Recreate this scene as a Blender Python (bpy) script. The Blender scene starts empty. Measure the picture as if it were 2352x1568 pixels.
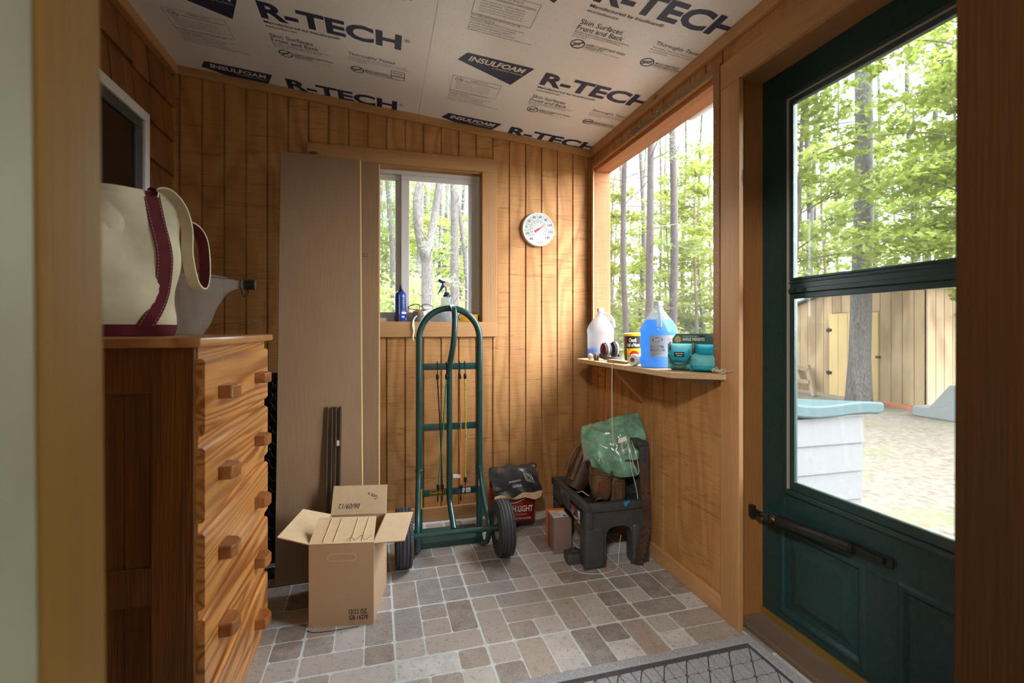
import bpy, bmesh, math, random
import numpy as np
from mathutils import Vector, Matrix, Euler
from mathutils import noise as mnoise

PI = math.pi
R = math.radians
random.seed(7)
rng = np.random.default_rng(11)
SC = bpy.context.scene
COL = SC.collection

# ------------------------------------------------------------------ camera, sky, sun, exposure
CAM_H = 1.095
cam_d = bpy.data.cameras.new('camera')
cam = bpy.data.objects.new('camera', cam_d)
COL.objects.link(cam)
cam.location = (0, 0, CAM_H)
cam.rotation_euler = (PI / 2, 0, -0.26279)
cam_d.sensor_width = 36.0
cam_d.lens = 36.0 * 1119.5 / 2352
cam_d.shift_y = -27.7 / 2352
cam_d.clip_start = 0.02
cam_d.clip_end = 400
cam_d.dof.use_dof = True
cam_d.dof.focus_distance = 2.4
cam_d.dof.aperture_fstop = 3.6
SC.camera = cam

world = bpy.data.worlds.new('sky')
SC.world = world
world.use_nodes = True
_bg = world.node_tree.nodes['Background']
_bg.inputs[0].default_value = (0.84, 0.93, 1.0, 1)
_bg.inputs[1].default_value = 3.7

sun_d = bpy.data.lights.new('sun', 'SUN')
sun_d.energy = 20.0
sun_d.angle = R(95)
sun_d.color = (0.97, 0.98, 1.0)
sun = bpy.data.objects.new('sun', sun_d)
COL.objects.link(sun)
sun.rotation_euler = Vector((-0.68, 0.64, -0.60)).to_track_quat('-Z', 'Y').to_euler()

# unseen fill light added behind the doorway to brighten the right wall and door
lamp_d = bpy.data.lights.new('added_fill_light', 'AREA')
lamp_d.shape = 'DISK'
lamp_d.size = 0.45
lamp_d.energy = 44.0
lamp_d.color = (1.0, 0.95, 0.88)
lamp = bpy.data.objects.new('added_fill_light', lamp_d)
COL.objects.link(lamp)
lamp.location = (-0.55, -0.70, 2.44)

SC.view_settings.view_transform = 'Standard'
SC.view_settings.look = 'None'
SC.view_settings.gamma = 1
SC.view_settings.use_curve_mapping = False
SC.view_settings.exposure = 1.34
SC.cycles.max_bounces = 12
SC.cycles.diffuse_bounces = 7
SC.cycles.glossy_bounces = 3
SC.cycles.transmission_bounces = 6
SC.cycles.transparent_max_bounces = 24
SC.cycles.caustics_reflective = False
SC.cycles.caustics_refractive = False
SC.cycles.use_denoising = True

# ------------------------------------------------------------------ materials
def new_mat(name):
    m = bpy.data.materials.new(name)
    m.use_nodes = True
    nt = m.node_tree
    b = nt.nodes['Principled BSDF']
    return m, nt, b

def rgba(c):
    return (c[0], c[1], c[2], 1)

def N(nt, t, **kw):
    n = nt.nodes.new(t)
    for k, v in kw.items():
        setattr(n, k, v)
    return n

def mixcol(nt, fac, a, b, blend='MIX'):
    n = N(nt, 'ShaderNodeMix', data_type='RGBA', blend_type=blend)
    if isinstance(fac, (int, float)): n.inputs[0].default_value = fac
    else: nt.links.new(fac, n.inputs[0])
    for i, v in ((6, a), (7, b)):
        if isinstance(v, tuple): n.inputs[i].default_value = rgba(v)
        else: nt.links.new(v, n.inputs[i])
    return n.outputs[2]

def mathn(nt, op, a, b=None, c=None):
    n = N(nt, 'ShaderNodeMath', operation=op)
    for i, v in enumerate((a, b, c)):
        if v is None: continue
        if isinstance(v, (int, float)): n.inputs[i].default_value = v
        else: nt.links.new(v, n.inputs[i])
    return n.outputs[0]

def ramp(nt, fac, stops):
    n = N(nt, 'ShaderNodeValToRGB')
    el = n.color_ramp.elements
    while len(el) < len(stops): el.new(0.5)
    for e, (p, c) in zip(el, stops):
        e.position = p
        e.color = rgba(c) if isinstance(c, tuple) else (c, c, c, 1)
    nt.links.new(fac, n.inputs[0])
    return n.outputs[0]

def coords(nt, scale, rnd=True):
    tc = N(nt, 'ShaderNodeTexCoord')
    mp = N(nt, 'ShaderNodeMapping')
    mp.inputs['Scale'].default_value = scale
    nt.links.new(tc.outputs['Object'], mp.inputs['Vector'])
    if rnd:
        oi = N(nt, 'ShaderNodeObjectInfo')
        vm = N(nt, 'ShaderNodeVectorMath', operation='SCALE')
        vm.inputs[0].default_value = (17.3, 11.1, 23.7)
        nt.links.new(oi.outputs['Random'], vm.inputs['Scale'])
        nt.links.new(vm.outputs[0], mp.inputs['Location'])
    return mp.outputs[0]

def noise(nt, vec, scale, detail=2, rough=0.5, dist=0.0):
    n = N(nt, 'ShaderNodeTexNoise')
    n.inputs['Scale'].default_value = scale
    n.inputs['Detail'].default_value = detail
    n.inputs['Roughness'].default_value = rough
    n.inputs['Distortion'].default_value = dist
    nt.links.new(vec, n.inputs['Vector'])
    return n.outputs['Fac']

def bump(nt, b, h, strength=0.3, dist=0.002):
    n = N(nt, 'ShaderNodeBump')
    n.inputs['Strength'].default_value = strength
    n.inputs['Distance'].default_value = dist
    nt.links.new(h, n.inputs['Height'])
    nt.links.new(n.outputs[0], b.inputs['Normal'])

def wood(name, light, dark, grain='Z', rings=26, across=3.0, along=0.35, rough=0.5, sawn=None, knots=0.0, fine=0.35, ringmix=0.8, coat=0.0, island=0.0):
    """Stained timber: contour lines of a stretched noise make the cathedral grain."""
    m, nt, b = new_mat(name)
    sc = [across, across, across]
    sc['XYZ'.index(grain)] = along
    v = coords(nt, sc)
    n1 = noise(nt, v, 1.0, 2.5, 0.45, 0.25)
    s = mathn(nt, 'SINE', mathn(nt, 'MULTIPLY', n1, rings))
    s = mathn(nt, 'MULTIPLY_ADD', s, 0.5, 0.5)
    s = mathn(nt, 'POWER', s, 1.6)
    sf = [260.0, 260.0, 260.0]
    sf['XYZ'.index(grain)] = 7.0
    f = noise(nt, coords(nt, sf), 1.0, 1.5)
    f = ramp(nt, f, [(0.35, 0.0), (0.68, 1.0)])
    c = mixcol(nt, mathn(nt, 'MULTIPLY', s, ringmix), light, dark)
    c = mixcol(nt, mathn(nt, 'MULTIPLY', f, fine), c, tuple(x * 0.62 for x in dark))
    big = noise(nt, coords(nt, (1.7, 1.7, 1.7)), 1.0, 2)
    c = mixcol(nt, mathn(nt, 'MULTIPLY', ramp(nt, big, [(0.4, 0.0), (0.7, 1.0)]), 0.45), c, tuple(x * 0.72 for x in light))
    h = f
    if sawn:
        ss = [7.0, 7.0, 7.0]
        ss['XYZ'.index(sawn)] = 150.0
        q = noise(nt, coords(nt, ss), 1.0, 3, 0.6)
        q = ramp(nt, q, [(0.50, 0.0), (0.66, 1.0)])
        c = mixcol(nt, mathn(nt, 'MULTIPLY', q, 0.30), c, tuple(x * 0.6 for x in dark))
        ss2 = [2.2, 2.2, 2.2]
        ss2['XYZ'.index(sawn)] = 24.0
        q2 = ramp(nt, noise(nt, coords(nt, ss2), 1.0, 2), [(0.62, 0.0), (0.655, 1.0), (0.67, 0.0)])
        c = mixcol(nt, mathn(nt, 'MULTIPLY', q2, 0.45), c, tuple(x * 0.35 for x in dark))
        h = mathn(nt, 'SUBTRACT', mathn(nt, 'MULTIPLY', f, 0.4), mathn(nt, 'ADD', q, q2))
    if knots:
        ks = [7.0, 7.0, 7.0]
        ks['XYZ'.index(grain)] = 2.6
        vo = N(nt, 'ShaderNodeTexVoronoi')
        vo.inputs['Scale'].default_value = 1.0
        nt.links.new(coords(nt, ks), vo.inputs['Vector'])
        k = ramp(nt, vo.outputs['Distance'], [(knots * 0.45, 1.0), (knots, 0.0)])
        c = mixcol(nt, mathn(nt, 'MULTIPLY', k, 0.85), c, (0.05, 0.018, 0.006))
    if island:
        gi = N(nt, 'ShaderNodeNewGeometry')
        c = mixcol(nt, mathn(nt, 'MULTIPLY', gi.outputs['Random Per Island'], island), c, tuple(x * 0.45 for x in dark))
    nt.links.new(c, b.inputs['Base Color'])
    b.inputs['Roughness'].default_value = rough
    b.inputs['Specular IOR Level'].default_value = 0.35
    if coat:
        b.inputs['Coat Weight'].default_value = coat
        b.inputs['Coat Roughness'].default_value = 0.22
    bump(nt, b, h, 0.35, 0.0012)
    return m

def plain(name, col, rough=0.5, metal=0.0, spec=0.4, vary=0.0, vscale=30.0, bumpy=0.0, coat=0.0, trans=0.0):
    m, nt, b = new_mat(name)
    b.inputs['Base Color'].default_value = rgba(col)
    b.inputs['Roughness'].default_value = rough
    b.inputs['Metallic'].default_value = metal
    b.inputs['Specular IOR Level'].default_value = spec
    if coat:
        b.inputs['Coat Weight'].default_value = coat
        b.inputs['Coat Roughness'].default_value = 0.15
    if vary or bumpy:
        f = noise(nt, coords(nt, (1, 1, 1)), vscale, 4, 0.6)
        if vary:
            r = ramp(nt, f, [(0.3, 0.0), (0.7, 1.0)])
            nt.links.new(mixcol(nt, r, tuple(min(1, x * (1 + vary)) for x in col), tuple(x * (1 - vary) for x in col)), b.inputs['Base Color'])
        if bumpy: bump(nt, b, f, bumpy, 0.002)
    return m

def sheer(name, col, alpha, rough=0.1, spec=0.5, transl=0.0):
    """Thin clear or milky plastic and glass: part of the light passes straight through."""
    m, nt, b = new_mat(name)
    b.inputs['Base Color'].default_value = rgba(col)
    b.inputs['Roughness'].default_value = rough
    b.inputs['Specular IOR Level'].default_value = spec
    t = N(nt, 'ShaderNodeBsdfTransparent')
    t.inputs[0].default_value = rgba(tuple(0.55 + 0.45 * x for x in col))
    sh = b.outputs[0]
    if transl:
        tl = N(nt, 'ShaderNodeBsdfTranslucent')
        tl.inputs[0].default_value = rgba(col)
        mx = N(nt, 'ShaderNodeMixShader')
        mx.inputs[0].default_value = transl
        nt.links.new(b.outputs[0], mx.inputs[1]); nt.links.new(tl.outputs[0], mx.inputs[2])
        sh = mx.outputs[0]
    mx = N(nt, 'ShaderNodeMixShader')
    mx.inputs[0].default_value = alpha
    nt.links.new(t.outputs[0], mx.inputs[1]); nt.links.new(sh, mx.inputs[2])
    nt.links.new(mx.outputs[0], nt.nodes['Material Output'].inputs[0])
    return m

def glass(name, tint=(1, 1, 1), refl=0.06):
    m, nt, b = new_mat(name)
    t = N(nt, 'ShaderNodeBsdfTransparent'); t.inputs[0].default_value = rgba(tint)
    g = N(nt, 'ShaderNodeBsdfGlossy'); g.inputs['Roughness'].default_value = 0.02
    fr = N(nt, 'ShaderNodeFresnel'); fr.inputs[0].default_value = 1.3
    mx = N(nt, 'ShaderNodeMixShader')
    nt.links.new(fr.outputs[0], mx.inputs[0])
    nt.links.new(t.outputs[0], mx.inputs[1]); nt.links.new(g.outputs[0], mx.inputs[2])
    nt.links.new(mx.outputs[0], nt.nodes['Material Output'].inputs[0])
    return m

def leafmat(name, a, b_, transl=0.45):
    m, nt, b = new_mat(name)
    gi = N(nt, 'ShaderNodeNewGeometry')
    c = mixcol(nt, gi.outputs['Random Per Island'], a, b_)
    nt.links.new(c, b.inputs['Base Color'])
    b.inputs['Roughness'].default_value = 0.6
    b.inputs['Specular IOR Level'].default_value = 0.25
    tl = N(nt, 'ShaderNodeBsdfTranslucent')
    nt.links.new(c, tl.inputs[0])
    mx = N(nt, 'ShaderNodeMixShader'); mx.inputs[0].default_value = transl
    nt.links.new(b.outputs[0], mx.inputs[1]); nt.links.new(tl.outputs[0], mx.inputs[2])
    nt.links.new(mx.outputs[0], nt.nodes['Material Output'].inputs[0])
    return m

M = {}
M['wall'] = wood('siding_plywood', (0.55, 0.285, 0.105), (0.36, 0.155, 0.045), 'Z', rings=60, across=3.4, along=0.75, rough=0.62, sawn='Z', fine=0.22, ringmix=0.7)
M['trimX'] = wood('trim_pine_x', (0.55, 0.305, 0.135), (0.42, 0.21, 0.08), 'X', rings=16, across=4, along=0.4, knots=0.10, rough=0.5, fine=0.25)
M['trimY'] = wood('trim_pine_y', (0.55, 0.305, 0.135), (0.42, 0.21, 0.08), 'Y', rings=16, across=4, along=0.4, knots=0.10, rough=0.5, fine=0.25)
M['trimZ'] = wood('trim_pine_z', (0.55, 0.305, 0.135), (0.42, 0.21, 0.08), 'Z', rings=16, across=4, along=0.4, knots=0.10, rough=0.5, fine=0.25)
M['roughZ'] = wood('rough_post', (0.50, 0.21, 0.085), (0.33, 0.12, 0.045), 'Z', rings=16, across=4, along=0.5, knots=0.11, rough=0.7, sawn='Z', fine=0.4)
M['roughY'] = wood('rough_lintel', (0.55, 0.24, 0.08), (0.36, 0.13, 0.035), 'Y', rings=18, across=5, along=0.5, knots=0.12, rough=0.6, fine=0.3)
M['jambZ'] = wood('door_jamb_pine', (0.37, 0.16, 0.048), (0.25, 0.09, 0.024), 'Z', rings=10, across=4, along=0.4, knots=0.13, rough=0.42, fine=0.3)
M['shingle'] = wood('cedar_shingle', (0.34, 0.135, 0.036), (0.20, 0.068, 0.016), 'Z', rings=20, across=4, along=0.5, rough=0.7, fine=0.45, island=0.6)
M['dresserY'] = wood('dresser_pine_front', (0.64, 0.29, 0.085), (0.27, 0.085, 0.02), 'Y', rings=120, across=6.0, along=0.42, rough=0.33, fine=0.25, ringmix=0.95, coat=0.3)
M['dresserZ'] = wood('dresser_pine_case_shaded', (0.20, 0.07, 0.016), (0.11, 0.034, 0.008), 'Z', rings=70, across=4, along=0.4, rough=0.4, fine=0.3, coat=0.2)  # darker than the fronts: shade on the case is put into the colour
M['dresserT'] = wood('dresser_pine_top', (0.52, 0.24, 0.085), (0.30, 0.11, 0.03), 'Y', rings=34, across=4, along=0.5, rough=0.35, fine=0.3, coat=0.3)
M['pull'] = wood('dresser_pull_wood', (0.36, 0.135, 0.040), (0.20, 0.065, 0.018), "Y", rings=30, across=9, along=1.5, rough=0.35, fine=0.3, coat=0.3)
M['casing'] = wood('casing_pine', (0.33, 0.175, 0.040), (0.24, 0.115, 0.024), 'Z', rings=9, across=3, along=0.5, knots=0.12, rough=0.55, fine=0.2)
M['darkcasing'] = wood('stained_shaded_casing', (0.040, 0.0155, 0.0045), (0.022, 0.008, 0.002), 'Z', rings=9, across=3, along=0.5, knots=0.12, rough=0.85, fine=0.2)  # dark stain, with the jamb's shade also put into the colour
M['slab'] = wood('lauan_veneer', (0.27, 0.165, 0.095), (0.225, 0.132, 0.074), 'Z', rings=7, across=3, along=0.4, rough=0.5, fine=0.3, ringmix=0.6)
M['slabedge'] = plain('raw_pine_edge', (0.72, 0.50, 0.25), 0.6)
M['shelf'] = wood('shelf_board', (0.62, 0.42, 0.24), (0.48, 0.29, 0.14), 'Y', rings=14, across=5, along=0.5, rough=0.6, fine=0.35)
M['bracket'] = wood('bracket_board', (0.45, 0.20, 0.065), (0.32, 0.13, 0.035), 'X', rings=12, across=5, along=0.6, rough=0.6, fine=0.3)
M['weathered'] = wood('weathered_board', (0.34, 0.25, 0.17), (0.22, 0.15, 0.09), 'Z', rings=10, across=4, along=0.5, rough=0.8, fine=0.45)
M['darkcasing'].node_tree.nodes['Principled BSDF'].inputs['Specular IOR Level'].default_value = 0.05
M['cream'] = plain('cream_paint', (0.44, 0.45, 0.37), 0.5, vary=0.12, vscale=6)
M['white'] = plain('white_vinyl', (0.66, 0.65, 0.64), 0.35)
M['green'] = plain('dark_green_door_paint', (0.015, 0.045, 0.046), 0.38, vary=0.25, vscale=60)
M['greenalu'] = plain('green_aluminium', (0.016, 0.046, 0.044), 0.3, spec=0.6)
M['grayalu'] = plain('grey_weatherstrip', (0.36, 0.30, 0.27), 0.5)
M['truck'] = plain('hand_truck_green_enamel', (0.012, 0.066, 0.064), 0.32, spec=0.6, vary=0.25, vscale=25, coat=0.2)
M['rubber'] = plain('black_rubber', (0.045, 0.047, 0.055), 0.65)
M['black'] = plain('black_plastic', (0.012, 0.012, 0.013), 0.4)
M['steel'] = plain('steel', (0.45, 0.45, 0.46), 0.35, metal=0.9)
M['chrome'] = plain('chrome', (0.75, 0.76, 0.78), 0.12, metal=1.0)
M['brass'] = plain('brass_strip', (0.55, 0.37, 0.10), 0.35, metal=0.8)
M['card'] = wood('corrugated_cardboard', (0.46, 0.30, 0.19), (0.44, 0.285, 0.18), 'Z', rings=8, across=60, along=1.5, rough=0.75, fine=0.05, ringmix=0.4)
M['cardin'] = plain('cardboard_liner', (0.62, 0.46, 0.29), 0.75, vary=0.06, vscale=40)
M['ink'] = plain('black_ink', (0.016, 0.014, 0.013), 0.6)
M['navy'] = plain('navy_print', (0.018, 0.030, 0.085), 0.5, vary=0.25, vscale=220)
M['grayprint'] = plain('grey_print', (0.16, 0.16, 0.19), 0.6)
M['foam'] = plain('foam_board_film', (0.83, 0.845, 0.87), 0.30, spec=0.3, vary=0.03, vscale=90, bumpy=0.3)
M['canvas'] = plain('natural_canvas', (0.66, 0.60, 0.45), 0.85, vary=0.14, vscale=9, bumpy=0.2)
M['burgundy'] = plain('burgundy_canvas', (0.125, 0.010, 0.022), 0.75, vary=0.2, vscale=30)
M['stitch'] = plain('cream_stitching', (0.55, 0.42, 0.35), 0.8)
M['clear'] = sheer('clear_plastic', (0.80, 0.80, 0.82), 0.26, 0.06, 0.9, 0.3)
M['milky'] = sheer('milky_plastic', (0.50, 0.525, 0.555), 0.50, 0.2, 0.5, 0.5)
M['clearjug'] = sheer('clear_jug_plastic', (0.86, 0.91, 0.95), 0.14, 0.12, 0.6, 0.3)
M['bluefluid'] = sheer('blue_fluid', (0.002, 0.37, 0.80), 0.85, 0.15, 0.5, 0.7)
M['label'] = plain('silver_label', (0.32, 0.36, 0.47), 0.4, vary=0.06, vscale=20)
M['labelblue'] = plain('label_blue', (0.02, 0.075, 0.30), 0.4)
M['labelgreen'] = plain('label_olive', (0.42, 0.43, 0.10), 0.45)
M['paper'] = plain('white_paper', (0.78, 0.77, 0.74), 0.6)
M['yellow'] = plain('yellow_enamel', (0.75, 0.53, 0.01), 0.35)
M['red'] = plain('red_print', (0.45, 0.012, 0.02), 0.4)
M['orange'] = plain('orange_plastic', (0.70, 0.13, 0.01), 0.4)
M['greyplastic'] = plain('charcoal_plastic', (0.050, 0.050, 0.054), 0.42, vary=0.18, vscale=40)
M['leather'] = plain('worn_brown_leather', (0.125, 0.068, 0.034), 0.6, vary=0.45, vscale=22, bumpy=0.25)
M['darkleather'] = plain('dark_leather', (0.060, 0.028, 0.016), 0.55, vary=0.4, vscale=25, bumpy=0.25)
M['greenbag'] = plain('green_film', (0.16, 0.33, 0.24), 0.22, spec=0.6, vary=0.45, vscale=14)
M['film'] = sheer('hazy_film', (0.55, 0.47, 0.42), 0.55, 0.2, 0.6, 0.2)
M['pinkbox'] = sheer('pinkish_clear_plastic', (0.55, 0.36, 0.34), 0.5, 0.15, 0.6, 0.2)
M['twine'] = plain('white_twine', (0.70, 0.66, 0.55), 0.85)
M['teal'] = plain('teal_fabric', (0.006, 0.32, 0.45), 0.8, vary=0.1, vscale=60)
M['teallight'] = plain('light_teal_fabric', (0.14, 0.50, 0.54), 0.8, vary=0.1, vscale=60)
M['darkgrey'] = plain('dark_grey_plastic', (0.055, 0.053, 0.055), 0.45)
M['maroon'] = plain('maroon_plastic', (0.11, 0.012, 0.02), 0.4)
M['blackfilm'] = plain('black_bag_film', (0.020, 0.020, 0.024), 0.18, spec=0.7, vary=0.3, vscale=18)
M['redbag'] = plain('red_bag_film', (0.23, 0.008, 0.012), 0.3, spec=0.6, vary=0.2, vscale=18)
M['kraft'] = plain('kraft_strip', (0.50, 0.36, 0.19), 0.6, vary=0.15, vscale=50)
M['bluecan'] = plain('blue_can', (0.010, 0.060, 0.36), 0.28, spec=0.6)
M['navyplastic'] = plain('navy_plastic', (0.010, 0.025, 0.095), 0.4)
M['beigeplastic'] = plain('beige_plastic', (0.52, 0.46, 0.35), 0.5)
M['ducttape'] = plain('silver_tape', (0.42, 0.40, 0.38), 0.3, metal=0.5)
M['amber'] = sheer('amber_lens', (0.80, 0.50, 0.02), 0.6, 0.1, 0.6, 0.3)
M['lens'] = glass('clear_lens', (0.95, 0.95, 0.95))
M['glass'] = glass('window_glass', (0.96, 0.98, 0.97))
M['darkglass'] = glass('house_window_glass', (0.35, 0.35, 0.35))
M['darkroom'] = plain('dark_room', (0.03, 0.024, 0.02), 0.8)
M['brownmetal'] = plain('brown_painted_steel', (0.10, 0.062, 0.045), 0.4, spec=0.5)
M['matgrey'] = plain('grey_mat_pile', (0.34, 0.345, 0.38), 0.95, vary=0.55, vscale=330, bumpy=0.9)
M['matbase'] = plain('grey_mat_base', (0.07, 0.071, 0.08), 0.95, vary=0.4, vscale=330, bumpy=0.6)
M['threshold'] = wood('threshold_oak', (0.21, 0.145, 0.11), (0.13, 0.082, 0.06), 'Y', rings=14, across=5, along=0.5, rough=0.55, fine=0.4)
M['deckbox'] = plain('light_grey_resin', (0.11, 0.11, 0.116), 0.6, vary=0.05, vscale=30, bumpy=0.15)
M['decklid'] = plain('slate_blue_resin', (0.035, 0.065, 0.075), 0.6, vary=0.25, vscale=120, bumpy=0.25)
M['shedwall'] = wood('shed_siding', (0.46, 0.32, 0.19), (0.27, 0.175, 0.10), 'Z', rings=24, across=1.6, along=0.6, rough=0.75, fine=0.25, ringmix=0.9)
M['sheddoor'] = wood('shed_door_siding', (0.60, 0.42, 0.20), (0.47, 0.31, 0.14), 'Z', rings=10, across=2, along=0.4, rough=0.7, fine=0.2)
M['shedroof'] = plain('shed_roof_edge', (0.10, 0.13, 0.15), 0.7)
M['greystone'] = plain('grey_ramp', (0.22, 0.225, 0.225), 0.85, vary=0.08)
M['bark'] = wood('pine_bark', (0.16, 0.143, 0.136), (0.06, 0.052, 0.05), 'Z', rings=60, across=11, along=2.8, rough=0.9, fine=0.4, ringmix=0.9)
M['bark_sundimmed'] = wood('sun_dimmed_bark', (0.095, 0.082, 0.078), (0.035, 0.030, 0.029), 'Z', rings=60, across=11, along=2.8, rough=0.9, fine=0.4, ringmix=0.9)  # copy of the bark, its colour darkened to offset the strong sun
M['twig'] = plain('twig_bark', (0.14, 0.115, 0.095), 0.9)
M['leaf'] = leafmat('maple_leaf', (0.18, 0.24, 0.032), (0.30, 0.335, 0.088), 0.5)
M['leaf2'] = leafmat('shrub_leaf', (0.26, 0.30, 0.085), (0.36, 0.39, 0.17), 0.5)
M['needle'] = leafmat('pine_needle', (0.14, 0.19, 0.11), (0.24, 0.28, 0.18), 0.35)

for k_, st_ in (('card', 0.04), ('slab', 0.08)):
    for n_ in M[k_].node_tree.nodes:
        if n_.bl_idname == 'ShaderNodeBump': n_.inputs['Strength'].default_value = st_

def mat_screen(name, col, alpha, scale):
    m, nt, b = new_mat(name)
    b.inputs['Base Color'].default_value = rgba(col)
    b.inputs['Roughness'].default_value = 0.6
    t = N(nt, 'ShaderNodeBsdfTransparent')
    mx = N(nt, 'ShaderNodeMixShader'); mx.inputs[0].default_value = alpha
    nt.links.new(t.outputs[0], mx.inputs[1]); nt.links.new(b.outputs[0], mx.inputs[2])
    nt.links.new(mx.outputs[0], nt.nodes['Material Output'].inputs[0])
    return m
M['screen'] = mat_screen('insect_screen', (0.30, 0.30, 0.31), 0.16, 900)

def mat_ground():
    m, nt, b = new_mat('pine_litter_ground')
    v = coords(nt, (1, 1, 1), False)
    a = noise(nt, v, 14, 6, 0.7)
    c = ramp(nt, a, [(0.28, (0.070, 0.050, 0.036)), (0.47, (0.15, 0.113, 0.087)), (0.66, (0.23, 0.19, 0.16))])
    vs = coords(nt, (40, 6, 10), False)
    st = noise(nt, vs, 1.0, 3, 0.6)
    c = mixcol(nt, mathn(nt, 'MULTIPLY', ramp(nt, st, [(0.5, 0.0), (0.7, 1.0)]), 0.5), c, (0.30, 0.26, 0.22))
    g = noise(nt, v, 1.1, 4, 0.65)
    g = ramp(nt, g, [(0.56, 0.0), (0.68, 1.0)])
    c = mixcol(nt, mathn(nt, 'MULTIPLY', g, 0.6), c, (0.12, 0.14, 0.055))
    nt.links.new(c, b.inputs['Base Color'])
    b.inputs['Roughness'].default_value = 0.95
    bump(nt, b, a, 0.6, 0.02)
    return m
M['ground'] = mat_ground()

def mat_tile():
    m, nt, b = new_mat('vinyl_stone_tile')
    at = N(nt, 'ShaderNodeAttribute'); at.attribute_name = 'tint'
    v = coords(nt, (1, 1, 1), False)
    n1 = noise(nt, v, 16, 5, 0.65)
    n2 = noise(nt, v, 230, 3, 0.7)
    n3 = noise(nt, v, 55, 4, 0.6)
    c = mixcol(nt, ramp(nt, n1, [(0.40, 0.0), (0.72, 0.75)]), at.outputs['Color'], (0.36, 0.345, 0.335))
    c = mixcol(nt, mathn(nt, 'MULTIPLY', ramp(nt, n2, [(0.42, 0.0), (0.62, 1.0)]), 0.42), c, (0.55, 0.535, 0.525))
    c = mixcol(nt, mathn(nt, 'MULTIPLY', ramp(nt, n3, [(0.56, 0.0), (0.68, 1.0)]), 0.55), c, (0.15, 0.12, 0.10))
    nt.links.new(c, b.inputs['Base Color'])
    b.inputs['Roughness'].default_value = 0.27
    b.inputs['Specular IOR Level'].default_value = 0.55
    bump(nt, b, n2, 0.12, 0.001)
    return m
M['tile'] = mat_tile()
M['grout'] = plain('grout_line', (0.56, 0.61, 0.63), 0.5, vary=0.15, vscale=120)

# ------------------------------------------------------------------ mesh helpers
_text_cache = {}
def text_geo(body, bold=0.0, shear=0.0, res=3):
    key = (body, bold, shear, res)
    if key not in _text_cache:
        cu = bpy.data.curves.new('lettering', 'FONT')
        cu.body = body; cu.size = 1.0; cu.offset = bold; cu.shear = shear; cu.resolution_u = res
        ob = bpy.data.objects.new('lettering', cu)
        COL.objects.link(ob)
        bpy.context.view_layer.update()
        dg = bpy.context.evaluated_depsgraph_get()
        me = bpy.data.meshes.new_from_object(ob.evaluated_get(dg))
        vs = [(v.co.x, v.co.y) for v in me.vertices]
        fs = [tuple(p.vertices) for p in me.polygons]
        bpy.data.objects.remove(ob); bpy.data.curves.remove(cu); bpy.data.meshes.remove(me)
        _text_cache[key] = (vs, fs)
    return _text_cache[key]

def catmull(pts, n=8, closed=False):
    P = [Vector(p) for p in pts]
    out = []
    L = len(P)
    for i in range(L if closed else L - 1):
        p0 = P[(i - 1) % L] if (closed or i > 0) else P[0] * 2 - P[1]
        p1 = P[i]; p2 = P[(i + 1) % L]
        p3 = P[(i + 2) % L] if (closed or i + 2 < L) else p2 * 2 - p1
        for k in range(n):
            t = k / n
            out.append(0.5 * ((2 * p1) + (p2 - p0) * t + (2 * p0 - 5 * p1 + 4 * p2 - p3) * t * t + (3 * p1 - p0 - 3 * p2 + p3) * t ** 3))
    if not closed: out.append(P[-1])
    return out

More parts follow.
